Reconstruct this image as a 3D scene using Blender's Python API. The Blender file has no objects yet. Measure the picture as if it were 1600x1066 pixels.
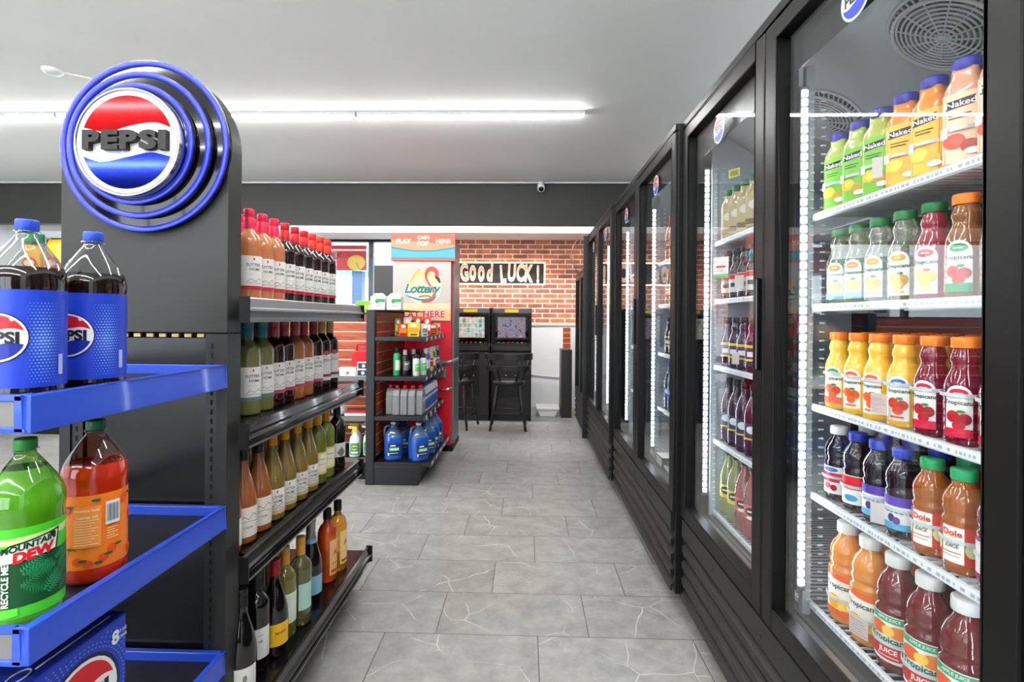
import bpy, bmesh, math, random
from mathutils import Vector, Matrix
R = math.radians
S = bpy.context.scene
COL = S.collection
random.seed(7)

# ------------------------------------------------------------------ camera, view, world
cd = bpy.data.cameras.new('camera'); cam = bpy.data.objects.new('camera', cd); COL.objects.link(cam)
S.camera = cam
cd.sensor_width = 36; cd.lens = 18.11; cd.shift_y = -0.0219; cd.clip_start = 0.02; cd.clip_end = 200
cam.matrix_world = Matrix.Translation((0, 0, 1.26)) @ Matrix.Rotation(R(1.566), 4, 'Z') @ Matrix.Rotation(R(90), 4, 'X') @ Matrix.Rotation(.008, 4, 'Z')
S.view_settings.view_transform = 'Standard'; S.view_settings.look = 'None'
S.view_settings.gamma = 1; S.view_settings.use_curve_mapping = False
S.view_settings.exposure = 0.40
S.cycles.transparent_max_bounces = 40; S.cycles.max_bounces = 10; S.cycles.transmission_bounces = 8
S.cycles.glossy_bounces = 5; S.cycles.diffuse_bounces = 5
S.cycles.caustics_reflective = False; S.cycles.caustics_refractive = False
S.cycles.sample_clamp_indirect = 4.0
S.cycles.use_denoising = True
w = bpy.data.worlds.new('world'); S.world = w; w.use_nodes = True
w.node_tree.nodes['Background'].inputs[0].default_value = (.86, .93, 1, 1)
w.node_tree.nodes['Background'].inputs[1].default_value = 4.0
LIGHT = 118.0      # ceiling strips
LED = 27.0         # cooler strips

# ------------------------------------------------------------------ materials
def lin(c):
    c = c / 255.0
    return c / 12.92 if c <= .04045 else ((c + .055) / 1.055) ** 2.4
def rgb(c): return (lin(c[0]), lin(c[1]), lin(c[2]), 1)
MATS = {}
def mat(c, rough=.5, metal=0, coat=0, trans=0, emit=0, noise=0, nscale=8, bump=0, key=None, ior=1.45, aniso=None):
    k = key or (tuple(c), rough, metal, coat, trans, emit, noise, nscale, bump)
    if k in MATS: return MATS[k]
    m = bpy.data.materials.new('surface'); m.use_nodes = True
    nt = m.node_tree; b = nt.nodes['Principled BSDF']
    b.inputs['Base Color'].default_value = rgb(c)
    b.inputs['Roughness'].default_value = rough
    b.inputs['Metallic'].default_value = metal
    b.inputs['Coat Weight'].default_value = coat
    b.inputs['Coat Roughness'].default_value = .05
    b.inputs['Transmission Weight'].default_value = trans
    b.inputs['IOR'].default_value = ior
    if emit:
        b.inputs['Emission Color'].default_value = rgb(c); b.inputs['Emission Strength'].default_value = emit
    if noise or bump:
        tc = nt.nodes.new('ShaderNodeTexCoord'); n = nt.nodes.new('ShaderNodeTexNoise')
        n.inputs['Scale'].default_value = nscale; n.inputs['Detail'].default_value = 5
        nt.links.new(tc.outputs['Object'], n.inputs['Vector'])
        if noise:
            h = nt.nodes.new('ShaderNodeHueSaturation'); h.inputs['Color'].default_value = rgb(c)
            mr = nt.nodes.new('ShaderNodeMapRange'); mr.inputs['From Min'].default_value = .3; mr.inputs['From Max'].default_value = .7
            mr.inputs['To Min'].default_value = 1 - noise; mr.inputs['To Max'].default_value = 1 + noise
            nt.links.new(n.outputs[0], mr.inputs[0]); nt.links.new(mr.outputs[0], h.inputs['Value'])
            nt.links.new(h.outputs[0], b.inputs['Base Color'])
        if bump:
            bp = nt.nodes.new('ShaderNodeBump'); bp.inputs['Strength'].default_value = bump; bp.inputs['Distance'].default_value = .01
            nt.links.new(n.outputs[0], bp.inputs['Height']); nt.links.new(bp.outputs[0], b.inputs['Normal'])
    MATS[k] = m
    return m
def film(tint, base=.04, power=5, key=None, rough=.0, maxr=.9):
    """thin clear sheet: straight-through transparency plus a facing-dependent mirror layer"""
    k = ('film', tuple(tint), base, power, rough)
    if k in MATS: return MATS[k]
    m = bpy.data.materials.new('clear_sheet'); m.use_nodes = True; nt = m.node_tree; nt.nodes.clear()
    o = nt.nodes.new('ShaderNodeOutputMaterial'); mx = nt.nodes.new('ShaderNodeMixShader')
    t = nt.nodes.new('ShaderNodeBsdfTransparent'); t.inputs[0].default_value = rgb(tint)
    g = nt.nodes.new('ShaderNodeBsdfGlossy'); g.inputs['Roughness'].default_value = rough
    lw = nt.nodes.new('ShaderNodeLayerWeight'); lw.inputs[0].default_value = .5
    p = nt.nodes.new('ShaderNodeMath'); p.operation = 'POWER'; p.inputs[1].default_value = power
    a = nt.nodes.new('ShaderNodeMath'); a.operation = 'MULTIPLY_ADD'; a.inputs[1].default_value = maxr; a.inputs[2].default_value = base
    nt.links.new(lw.outputs['Facing'], p.inputs[0]); nt.links.new(p.outputs[0], a.inputs[0])
    nt.links.new(a.outputs[0], mx.inputs[0]); nt.links.new(t.outputs[0], mx.inputs[1]); nt.links.new(g.outputs[0], mx.inputs[2])
    nt.links.new(mx.outputs[0], o.inputs[0])
    MATS[k] = m
    return m
def liquid(c, see=.35, rough=.06):
    """coloured drink in a clear bottle"""
    return mat(c, rough if see else .2, coat=1.0, trans=min(.95, see * 1.7), ior=1.38)
BLACKM = mat((19, 19, 19), .42, noise=.05, ior=1.28)
FRAME = mat((18, 18, 18), .38, noise=.04, ior=1.28)
GLOSSB = mat((10, 10, 11), .12, coat=.5)
STEEL = mat((150, 152, 154), .28, metal=.9)
CHROME = mat((210, 210, 210), .12, metal=1)
WHITE = mat((232, 234, 236), .4)
LINER = mat((205, 214, 226), .45)
NAVYB = mat((26, 33, 46), .35)
BLUE = mat((42, 80, 205), .25, coat=.3)
GLASS = film((251, 253, 253), .035, 4.2, maxr=.8)
PLAST = film((240, 240, 238), .07, 2.5)

# ------------------------------------------------------------------ mesh builder
class MB:
    def __init__(s): s.v = []; s.f = []; s.m = []; s.sm = []; s.mats = []
    def mi(s, m):
        if m not in s.mats: s.mats.append(m)
        return s.mats.index(m)
    def add(s, vs, fs, m, smooth=False):
        o = len(s.v); s.v += [tuple(p) for p in vs]; k = s.mi(m)
        for f in fs: s.f.append([i + o for i in f]); s.m.append(k); s.sm.append(smooth)
        return s
    def box(s, x0, x1, y0, y1, z0, z1, m):
        if x0 > x1: x0, x1 = x1, x0
        if y0 > y1: y0, y1 = y1, y0
        if z0 > z1: z0, z1 = z1, z0
        v = [(x0,y0,z0),(x1,y0,z0),(x1,y1,z0),(x0,y1,z0),(x0,y0,z1),(x1,y0,z1),(x1,y1,z1),(x0,y1,z1)]
        return s.add(v, [(0,3,2,1),(4,5,6,7),(0,1,5,4),(1,2,6,5),(2,3,7,6),(3,0,4,7)], m)
    def prism(s, pts, axis, a, b, m, smooth=False):
        """pts: 2D polygon (CCW) in the plane across axis; axis 'y' -> pts are (x,z); 'x' -> (y,z); 'z' -> (x,y)"""
        def P(p, t): return {'y': (p[0], t, p[1]), 'x': (t, p[0], p[1]), 'z': (p[0], p[1], t)}[axis]
        n = len(pts); v = [P(p, a) for p in pts] + [P(p, b) for p in pts]
        fs = [[(i + 1) % n, i, i + n, (i + 1) % n + n] for i in range(n)]
        s.add(v, fs, m, smooth)
        o = len(s.v)
        return s.add([P(p, a) for p in pts], [list(range(n))], m).add([P(p, b) for p in pts], [list(range(n))[::-1]], m)
    def lathe(s, prof, m, seg=20, c=(0,0,0), sq=None, ms=None, ridge=None, caps=True, smooth=True):
        """prof list of (r,z). sq: superellipse exponent. ms: list of materials per ring band. ridge: (zmin,zmax,amount)"""
        rings = []; vs = []
        for (r, z) in prof:
            ring = []
            for k in range(seg):
                a = 2 * math.pi * k / seg; ca, sa = math.cos(a), math.sin(a); q = 1
                if sq: q = (abs(ca) ** sq + abs(sa) ** sq) ** (-1 / sq)
                rr = r
                if ridge and ridge[0] <= z <= ridge[1] and k % 2: rr = r - ridge[2]
                ring.append(len(vs)); vs.append((c[0] + rr * q * ca, c[1] + rr * q * sa, c[2] + z))
            rings.append(ring)
        groups = {}
        for j in range(len(rings) - 1):
            mm = ms[j] if ms else m
            groups.setdefault(id(mm), (mm, []))[1].extend(
                [[rings[j][k], rings[j][(k + 1) % seg], rings[j + 1][(k + 1) % seg], rings[j + 1][k]] for k in range(seg)])
        first = True
        o = len(s.v); s.v += vs
        for mm, fs in groups.values():
            kk = s.mi(mm)
            for f in fs: s.f.append([i + o for i in f]); s.m.append(kk); s.sm.append(smooth)
        if caps:
            if prof[0][0] > 1e-5: s.f.append([i + o for i in rings[0]][::-1]); s.m.append(s.mi(ms[0] if ms else m)); s.sm.append(False)
            if prof[-1][0] > 1e-5: s.f.append([i + o for i in rings[-1]]); s.m.append(s.mi(ms[-1] if ms else m)); s.sm.append(False)
        return s
    def tube(s, pts, r, m, seg=8, closed=False):
        pts = [Vector(p) for p in pts]; n = len(pts); vs = []
        rs = r if isinstance(r, (list, tuple)) else [r] * n
        up = Vector((0, 0, 1))
        for i, p in enumerate(pts):
            if closed: t = pts[(i + 1) % n] - pts[i - 1]
            else: t = pts[min(i + 1, n - 1)] - pts[max(i - 1, 0)]
            t.normalize(); u = t.cross(up)
            if u.length < .05: u = t.cross(Vector((0, 1, 0)))
            u.normalize(); w_ = t.cross(u)
            for k in range(seg):
                a = 2 * math.pi * k / seg
                vs.append(p + u * math.cos(a) * rs[i] + w_ * math.sin(a) * rs[i])
        fs = []
        for i in range(n if closed else n - 1):
            j = (i + 1) % n
            for k in range(seg): fs.append([i*seg+k, i*seg+(k+1)%seg, j*seg+(k+1)%seg, j*seg+k])
        if not closed: fs += [list(range(seg)), list(range((n-1)*seg, n*seg))[::-1]]
        return s.add(vs, fs, m, True)
    def xf(s, M, start=0):
        for i in range(start, len(s.v)): s.v[i] = tuple(M @ Vector(s.v[i]))
        return s
    def build(s, name, parent=None, bevel=0, recalc=True, seg=2, **k):
        me = bpy.data.meshes.new(name); me.from_pydata(s.v, [], s.f); me.update()
        for m in s.mats: me.materials.append(m)
        for i, p in enumerate(me.polygons): p.material_index = s.m[i]; p.use_smooth = s.sm[i]
        if recalc:
            bm = bmesh.new(); bm.from_mesh(me); bmesh.ops.remove_doubles(bm, verts=bm.verts, dist=1e-6)
            bmesh.ops.recalc_face_normals(bm, faces=bm.faces); bm.to_mesh(me); bm.free()
        o = bpy.data.objects.new(name, me); COL.objects.link(o); o.parent = parent
        if bevel:
            b = o.modifiers.new('bevel', 'BEVEL'); b.width = bevel; b.segments = seg; b.limit_method = 'ANGLE'; b.harden_normals = False
        tag(o, **k)
        return o
def tag(o, label=None, cat=None, group=None, kind=None):
    if label: o['label'] = label
    if cat: o['category'] = cat
    if group: o['group'] = group
    if kind: o['kind'] = kind
    return o
def thing(name, label, cat, loc=(0,0,0), rz=0, group=None):
    o = bpy.data.objects.new(name, None); COL.objects.link(o); o.location = loc; o.rotation_euler = (0, 0, rz)
    o.empty_display_size = .05
    return tag(o, label, cat, group)
def copy_tree(o, parent=None):
    c = o.copy(); COL.objects.link(c); c.parent = parent
    for ch in list(CH.get(o.name, o.children)): copy_tree(ch, c)
    return c
CH = {}
class Kind:
    """first call hands out the original, later calls hand out copies (thing, parts, sub-parts)"""
    def __init__(s, make): s.make = make; s.o = None
    def __call__(s, x, y, z, rz, label, cat, group, name=None):
        if s.o is None:
            s.o = s.make(); o = s.o
            s.tree = None
        else: o = dup(s.o)
        o.location = (x, y, z); o.rotation_euler = (0, 0, rz)
        o['label'] = label; o['category'] = cat
        if group: o['group'] = group
        return o
ALLKIDS = {}
def dup(o, parent=None):
    kids = ALLKIDS.get(o.name)
    if kids is None: kids = ALLKIDS[o.name] = [c for c in COL.objects if c.parent == o]
    c = o.copy(); COL.objects.link(c)
    if parent: c.parent = parent
    for k in kids: dup(k, c)
    return c

# ------------------------------------------------------------------ text and flat / wrapped artwork
TC = {}
def text_geo(body, size, bold=0.0, shear=0, spacing=1.0, width=1.0):
    k = (body, bold, shear, spacing)
    if k not in TC:
        c = bpy.data.curves.new('t', 'FONT'); c.body = body; c.size = 1; c.offset = bold; c.shear = shear
        c.align_x = 'CENTER'; c.align_y = 'CENTER'; c.space_character = spacing; c.resolution_u = 3
        o = bpy.data.objects.new('t', c); COL.objects.link(o)
        bpy.context.view_layer.update()
        me = bpy.data.meshes.new_from_object(o.evaluated_get(bpy.context.evaluated_depsgraph_get()))
        vs = [(v.co.x, v.co.y) for v in me.vertices]; fs = [list(p.vertices) for p in me.polygons]
        if vs:
            ys = [p[1] for p in vs]; xs = [p[0] for p in vs]; cy = (min(ys) + max(ys)) / 2; cx = (min(xs) + max(xs)) / 2
            vs = [(x - cx, y - cy) for x, y in vs]
        bpy.data.objects.remove(o); bpy.data.curves.remove(c); bpy.data.meshes.remove(me)
        TC[k] = (vs, fs)
    vs, fs = TC[k]
    return [(x * size * width, y * size) for x, y in vs], fs
def ell(cu, cv, ru, rv, n=28, a0=0, a1=360):
    return [(cu + ru * math.cos(R(a0 + (a1 - a0) * i / n)), cv + rv * math.sin(R(a0 + (a1 - a0) * i / n))) for i in range(n if a1 - a0 >= 360 else n + 1)]
def stroke(pts, w_):
    L, Rr = [], []
    n = len(pts); ws = w_ if isinstance(w_, (list, tuple)) else [w_] * n
    for i, p in enumerate(pts):
        a = pts[max(i - 1, 0)]; b = pts[min(i + 1, n - 1)]; dx, dy = b[0] - a[0], b[1] - a[1]; l = math.hypot(dx, dy) or 1
        nx, ny = -dy / l * ws[i] / 2, dx / l * ws[i] / 2
        L.append((p[0] + nx, p[1] + ny)); Rr.append((p[0] - nx, p[1] - ny))
    return [[L[i], Rr[i], Rr[i + 1], L[i + 1]] for i in range(n - 1)]
def spline(P, n=8):
    out = []
    for i in range(len(P) - 1):
        p0, p1, p2, p3 = P[max(i-1,0)], P[i], P[i+1], P[min(i+2, len(P)-1)]
        for j in range(n):
            t = j / n
            out.append(tuple(.5 * ((2*p1[d]) + (-p0[d]+p2[d])*t + (2*p0[d]-5*p1[d]+4*p2[d]-p3[d])*t*t + (-p0[d]+3*p1[d]-3*p2[d]+p3[d])*t**3) for d in (0, 1)))
    out.append(P[-1]); return out
def clipcircle(pts, cu, cv, r):
    out = []
    for (u, v) in pts:
        d = math.hypot(u - cu, v - cv)
        if d > r: u, v = cu + (u - cu) * r / d, cv + (v - cv) * r / d
        out.append((u, v))
    return out
def decal(mb, shapes, Rad=None, lift=.0003, step=None, pos=(0,0,0), rough=.4, start_lift=.0003, sq=None, clip=None):
    """artwork in (u,v) metres facing -Y; bent on a cylinder of radius Rad when given"""
    lay = start_lift
    for sh in shapes:
        kind = sh[0]; col = sh[-1]; m = col if isinstance(col, bpy.types.Material) else mat(col, rough)
        polys = []; tri = None
        if kind == 'rect': polys = [[(sh[1], sh[2]), (sh[3], sh[2]), (sh[3], sh[4]), (sh[1], sh[4])]]
        elif kind == 'ell': polys = [ell(*sh[1:5])]
        elif kind == 'poly': polys = [sh[1]]
        elif kind == 'polys': polys = sh[1]
        elif kind == 'line': polys = stroke(sh[1], sh[2])
        elif kind == 'dots':
            polys = [ell(u, v, r, r, 6) for (u, v, r) in sh[1]]
        bm = bmesh.new()
        if kind == 'text':
            _, body, cu, cv, size, rot, opt, _c = sh
            vs, fs = text_geo(body, size, **opt)
            cr, sr = math.cos(R(rot)), math.sin(R(rot))
            bv = [bm.verts.new((cu + x * cr - y * sr, 0, cv + x * sr + y * cr)) for x, y in vs]
            for f in fs:
                try: bm.faces.new([bv[i] for i in f])
                except ValueError: pass
        for P in polys:
            try: bm.faces.new([bm.verts.new((u, 0, v)) for u, v in P])
            except ValueError: pass
        if Rad:
            st = step or Rad * .28
            us = [v.co.x for v in bm.verts]
            if us:
                k0 = math.ceil(min(us) / st); k1 = math.floor(max(us) / st)
                for k in range(k0, k1 + 1):
                    bmesh.ops.bisect_plane(bm, geom=bm.verts[:] + bm.edges[:] + bm.faces[:], plane_co=(k * st, 0, 0), plane_no=(1, 0, 0), dist=1e-7)
        bm.normal_update()
        bm.verts.index_update()
        out = []
        for v in bm.verts:
            u, z = v.co.x, v.co.z
            if Rad:
                a = u / Rad; rr = Rad + lay; q = 1
                sa, ca = math.sin(a), math.cos(a)
                if sq: q = (abs(ca) ** sq + abs(sa) ** sq) ** (-1 / sq)
                out.append((pos[0] + rr * q * sa, pos[1] - rr * q * ca, pos[2] + z))
            else: out.append((pos[0] + u, pos[1] - lay, pos[2] + z))
        fs = []
        for f in bm.faces:
            idx = [v.index for v in f.verts]
            if f.normal.y > 0: idx.reverse()
            fs.append(idx)
        bm.free()
        mb.add(out, fs, m, bool(Rad))
        lay += lift
    return mb
def T(body, cu, cv, size, col, rot=0, **opt): return ('text', body, cu, cv, size, rot, opt, col)
# colour-block roundel with a wave above and below the word
def roundel(cu, cv, r, word=True, tsz=.62, red=(205, 22, 32), blue=(26, 50, 170), ink=(20, 20, 22), rim=(215, 220, 228), outline=True, bold=.045, white=(240, 240, 242)):
    R1 = r * .88
    top = [(cu + R1 * math.cos(R(a)), cv + R1 * math.sin(R(a))) for a in range(18, 163, 8)]
    w1 = spline([(cu - R1 * .95, cv + R1 * .31), (cu - R1 * .45, cv + R1 * .22), (cu + R1 * .1, cv + R1 * .36), (cu + R1 * .6, cv + R1 * .42), (cu + R1 * .951, cv + R1 * .309)], 6)
    bot = [(cu + R1 * math.cos(R(a)), cv + R1 * math.sin(R(a))) for a in range(342, 197, -8)]
    w2 = spline([(cu - R1 * .951, cv - R1 * .309), (cu - R1 * .55, cv - R1 * .42), (cu, cv - R1 * .32), (cu + R1 * .5, cv - R1 * .22), (cu + R1 * .951, cv - R1 * .309)], 6)
    sh = [('ell', cu, cv, r, r, rim)] if outline else []
    sh += [('ell', cu, cv, r * .96, r * .96, white),
           ('poly', top + w1[1:-1], red), ('poly', bot + w2[1:-1], blue)]
    if word: sh.append(T('PEPSI', cu, cv, r * tsz, ink, bold=bold, width=1.05))
    return sh
ORD = ['first', 'second', 'third', 'fourth', 'fifth', 'sixth', 'seventh', 'eighth', 'ninth', 'tenth', 'eleventh', 'twelfth', 'thirteenth']
def new_nodes(name):
    m = bpy.data.materials.new(name); m.use_nodes = True; return m, m.node_tree, m.node_tree.nodes['Principled BSDF']

# ================================================================== SETTING
XR, XL, YB, YF, HC = 1.42, -7.0, 7.4, -3.5, 2.90
YBEAM, ZS = 6.2, 2.39
def floor_material():
    m, nt, b = new_nodes('stone_tile'); N = nt.nodes; Lk = nt.links.new
    geo = N.new('ShaderNodeNewGeometry'); sp = N.new('ShaderNodeSeparateXYZ'); Lk(geo.outputs['Position'], sp.inputs[0])
    def M(op, a, b_=None, c=None):
        n = N.new('ShaderNodeMath'); n.operation = op
        for i, x in enumerate((a, b_, c)):
            if x is None: continue
            if isinstance(x, (int, float)): n.inputs[i].default_value = x
            else: Lk(x, n.inputs[i])
        return n.outputs[0]
    RH, TW = .312, .61
    yy = M('DIVIDE', M('SUBTRACT', sp.outputs['Y'], 1.735), RH); row = M('FLOOR', yy); fy = M('SUBTRACT', yy, row)
    xx = M('DIVIDE', M('SUBTRACT', M('SUBTRACT', sp.outputs['X'], .056), M('MULTIPLY', row, .2033)), TW)
    cx = M('FLOOR', xx); fx = M('SUBTRACT', xx, cx)
    ex = M('MULTIPLY', M('MINIMUM', fx, M('SUBTRACT', 1, fx)), TW); ey = M('MULTIPLY', M('MINIMUM', fy, M('SUBTRACT', 1, fy)), RH)
    edge = M('MINIMUM', ex, ey); grout = M('LESS_THAN', edge, .0019)
    wn = N.new('ShaderNodeTexWhiteNoise'); wn.noise_dimensions = '2D'; cb = N.new('ShaderNodeCombineXYZ'); Lk(cx, cb.inputs[0]); Lk(row, cb.inputs[1]); Lk(cb.outputs[0], wn.inputs['Vector'])
    # per-tile coordinates so veins break at the joints
    off = N.new('ShaderNodeVectorMath'); off.operation = 'MULTIPLY_ADD'; Lk(wn.outputs['Color'], off.inputs[0]); off.inputs[1].default_value = (9, 9, 9); Lk(geo.outputs['Position'], off.inputs[2])
    n1 = N.new('ShaderNodeTexNoise'); n1.inputs['Scale'].default_value = 1.7; n1.inputs['Detail'].default_value = 3; Lk(off.outputs[0], n1.inputs['Vector'])
    dis = N.new('ShaderNodeVectorMath'); dis.operation = 'MULTIPLY_ADD'; Lk(n1.outputs['Color'], dis.inputs[0]); dis.inputs[1].default_value = (.22, .3, 0); Lk(off.outputs[0], dis.inputs[2])
    vo = N.new('ShaderNodeTexVoronoi'); vo.feature = 'DISTANCE_TO_EDGE'; vo.inputs['Scale'].default_value = 3.4; vo.voronoi_dimensions = '2D'; Lk(dis.outputs[0], vo.inputs['Vector'])
    vein = N.new('ShaderNodeMapRange'); vein.inputs['From Min'].default_value = .0; vein.inputs['From Max'].default_value = .008; vein.inputs['To Min'].default_value = 1; vein.inputs['To Max'].default_value = 0
    Lk(vo.outputs['Distance'], vein.inputs[0])
    n2 = N.new('ShaderNodeTexNoise'); n2.inputs['Scale'].default_value = 4.5; n2.inputs['Detail'].default_value = 2; Lk(off.outputs[0], n2.inputs['Vector'])
    msk = N.new('ShaderNodeMapRange'); msk.inputs['From Min'].default_value = .46; msk.inputs['From Max'].default_value = .6; Lk(n2.outputs[0], msk.inputs[0])
    va = M('MULTIPLY', M('MULTIPLY', vein.outputs[0], msk.outputs[0]), .8)
    n3 = N.new('ShaderNodeTexNoise'); n3.inputs['Scale'].default_value = 11; n3.inputs['Detail'].default_value = 8; n3.inputs['Roughness'].default_value = .7; Lk(off.outputs[0], n3.inputs['Vector'])
    cr = N.new('ShaderNodeValToRGB'); cr.color_ramp.elements[0].position = .3; cr.color_ramp.elements[0].color = rgb((120, 120, 117)); cr.color_ramp.elements[1].position = .72; cr.color_ramp.elements[1].color = rgb((160, 159, 155)); Lk(n3.outputs[0], cr.inputs[0])
    hs = N.new('ShaderNodeHueSaturation'); Lk(cr.outputs[0], hs.inputs['Color']); Lk(M('MULTIPLY_ADD', wn.outputs['Value'], .13, .94), hs.inputs['Value'])
    mx = N.new('ShaderNodeMix'); mx.data_type = 'RGBA'; Lk(va, mx.inputs[0]); Lk(hs.outputs[0], mx.inputs[6]); mx.inputs[7].default_value = rgb((222, 220, 214))
    mg = N.new('ShaderNodeMix'); mg.data_type = 'RGBA'; Lk(grout, mg.inputs[0]); Lk(mx.outputs[2], mg.inputs[6]); mg.inputs[7].default_value = rgb((76, 75, 73))
    Lk(mg.outputs[2], b.inputs['Base Color'])
    mr = N.new('ShaderNodeMapRange'); mr.inputs['To Min'].default_value = .28; mr.inputs['To Max'].default_value = .48; Lk(n3.outputs[0], mr.inputs[0]); Lk(mr.outputs[0], b.inputs['Roughness'])
    bp = N.new('ShaderNodeBump'); bp.inputs['Strength'].default_value = .35; bp.inputs['Distance'].default_value = .002
    Lk(M('MINIMUM', M('DIVIDE', edge, .003), 1), bp.inputs['Height']); Lk(bp.outputs[0], b.inputs['Normal'])
    return m
def brick_material():
    m, nt, b = new_nodes('brick'); N = nt.nodes; Lk = nt.links.new
    geo = N.new('ShaderNodeNewGeometry'); sp = N.new('ShaderNodeSeparateXYZ'); Lk(geo.outputs['Position'], sp.inputs[0])
    cb = N.new('ShaderNodeCombineXYZ')
    ad = N.new('ShaderNodeMath'); ad.operation = 'ADD'; Lk(sp.outputs['X'], ad.inputs[0]); Lk(sp.outputs['Y'], ad.inputs[1])
    Lk(ad.outputs[0], cb.inputs[0]); Lk(sp.outputs['Z'], cb.inputs[1])
    br = N.new('ShaderNodeTexBrick'); Lk(cb.outputs[0], br.inputs['Vector']); br.inputs['Scale'].default_value = 1
    br.inputs['Brick Width'].default_value = .215; br.inputs['Row Height'].default_value = .0705; br.inputs['Mortar Size'].default_value = .0085; br.inputs['Mortar Smooth'].default_value = .2
    br.inputs['Color1'].default_value = rgb((206, 124, 92)); br.inputs['Color2'].default_value = rgb((146, 90, 74)); br.inputs['Mortar'].default_value = rgb((242, 220, 202))
    br.inputs['Bias'].default_value = -.1
    n = N.new('ShaderNodeTexNoise'); n.inputs['Scale'].default_value = 9; n.inputs['Detail'].default_value = 6; Lk(geo.outputs['Position'], n.inputs['Vector'])
    hs = N.new('ShaderNodeHueSaturation'); Lk(br.outputs['Color'], hs.inputs['Color'])
    mr = N.new('ShaderNodeMapRange'); mr.inputs['From Min'].default_value = .3; mr.inputs['From Max'].default_value = .7; mr.inputs['To Min'].default_value = .75; mr.inputs['To Max'].default_value = 1.25; Lk(n.outputs[0], mr.inputs[0]); Lk(mr.outputs[0], hs.inputs['Value'])
    Lk(hs.outputs[0], b.inputs['Base Color']); b.inputs['Roughness'].default_value = .8
    bp = N.new('ShaderNodeBump'); bp.inputs['Strength'].default_value = .6; bp.inputs['Distance'].default_value = .006; bp.invert = True; Lk(br.outputs['Fac'], bp.inputs['Height']); Lk(bp.outputs[0], b.inputs['Normal'])
    return m
def wood_material():
    m, nt, b = new_nodes('slat_wood'); N = nt.nodes; Lk = nt.links.new
    tc = N.new('ShaderNodeNewGeometry'); mp = N.new('ShaderNodeMapping'); mp.inputs['Scale'].default_value = (3, 3, 30); Lk(tc.outputs['Position'], mp.inputs[0])
    n = N.new('ShaderNodeTexNoise'); n.inputs['Scale'].default_value = 2; n.inputs['Detail'].default_value = 6; Lk(mp.outputs[0], n.inputs['Vector'])
    cr = N.new('ShaderNodeValToRGB'); cr.color_ramp.elements[0].position = .35; cr.color_ramp.elements[0].color = rgb((150, 58, 28)); cr.color_ramp.elements[1].position = .7; cr.color_ramp.elements[1].color = rgb((204, 92, 48)); Lk(n.outputs[0], cr.inputs[0])
    Lk(cr.outputs[0], b.inputs['Base Color']); b.inputs['Roughness'].default_value = .4
    return m
TILE = floor_material(); BRICK = brick_material(); WOOD = wood_material()
CEIL = mat((244, 249, 249), .75, noise=.02, nscale=1.5)
PAINTG = mat((50, 51, 49), .6, noise=.06, nscale=2)
PAINTW = mat((226, 228, 230), .6, noise=.02, nscale=2)
SOFF = mat((240, 240, 240), .6)
st = lambda mb, n: mb.build(n, kind='structure')
st(MB().box(XL, XR, YF, YB + .2, -.1, 0, TILE), 'floor')
st(MB().box(XL, XR, YF, YBEAM + .02, HC, HC + .1, CEIL), 'ceiling')
st(MB().box(XR, XR + .1, YF, YB + .2, -.1, HC + .1, PAINTW), 'wall_right')
st(MB().box(XL - .1, XL, YF, YB + .2, -.1, HC + .1, PAINTW), 'wall_left')
# wall behind the camera with the shop window and door opening
b_ = MB(); b_.box(XL, -5.8, YF - .1, YF, 0, HC, PAINTG).box(-5.8, -.6, YF - .1, YF, 2.45, HC, PAINTG).box(-5.8, -.6, YF - .1, YF, 0, .25, PAINTG).box(-.6, XR, YF - .1, YF, 0, HC, PAINTG)
for x in (-4.5, -3.2, -1.9): b_.box(x - .03, x + .03, YF - .08, YF - .02, .25, 2.45, BLACKM)
st(b_, 'wall_front')
# dark bulkhead across the room, pale soffit behind it
b_ = MB().box(XL, XR, YBEAM, YBEAM + .12, ZS, HC, PAINTG)
for x in (-5.3, -2.9, -.5, .75): b_.box(x, x + .004, YBEAM - .0015, YBEAM, ZS, HC, mat((60, 60, 58), .6))
st(b_, 'wall_bulkhead')
b_ = MB().box(XL, XR, 6.80, YB + .2, ZS, ZS + .06, SOFF).box(XL, XR, 6.78, 6.80, ZS, 2.66, SOFF).box(XL, XR, YBEAM + .12, 6.80, 2.66, 2.72, SOFF)  # raised bay added to keep its lamp row out of view
st(b_, 'ceiling_soffit')
st(MB().box(XL, XR, YBEAM - .02, YBEAM, HC - .015, HC, WHITE), 'trim_1')
# far wall: brick right of the shop window, pale dado panel low down
XW1 = -1.62
st(MB().box(XW1, XR, YB, YB + .15, 1.18, ZS, BRICK), 'wall_back')
st(MB().box(XW1, XR, YB - .012, YB + .15, 0, 1.18, mat((236, 238, 242), .5, noise=.02)), 'wall_dado')
st(MB().box(XW1 - .0, XR, YB - .03, YB - .012, 1.165, 1.19, mat((210, 206, 200), .5)), 'trim_2')
b_ = MB().box(XL, XW1, YB, YB + .12, 0, .9, PAINTG).box(XL, XW1, YB, YB + .12, 2.36, ZS, BLACKM)
for x in (-6.4, -5.2, -4.0, -2.9, -2.26): b_.box(x - .035, x + .035, YB + .02, YB + .1, .9, 2.36, mat((70, 76, 82), .4, metal=.5))
b_.box(XL, XW1, YB + .02, YB + .1, .9, .95, BLACKM).box(XW1 - .05, XW1, YB, YB + .12, .9, 2.36, BLACKM)
b_.build('window_1', kind='structure')
MB().box(XL, XW1, YB + .05, YB + .056, .95, 2.36, GLASS).build('window_2', kind='structure')

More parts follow.
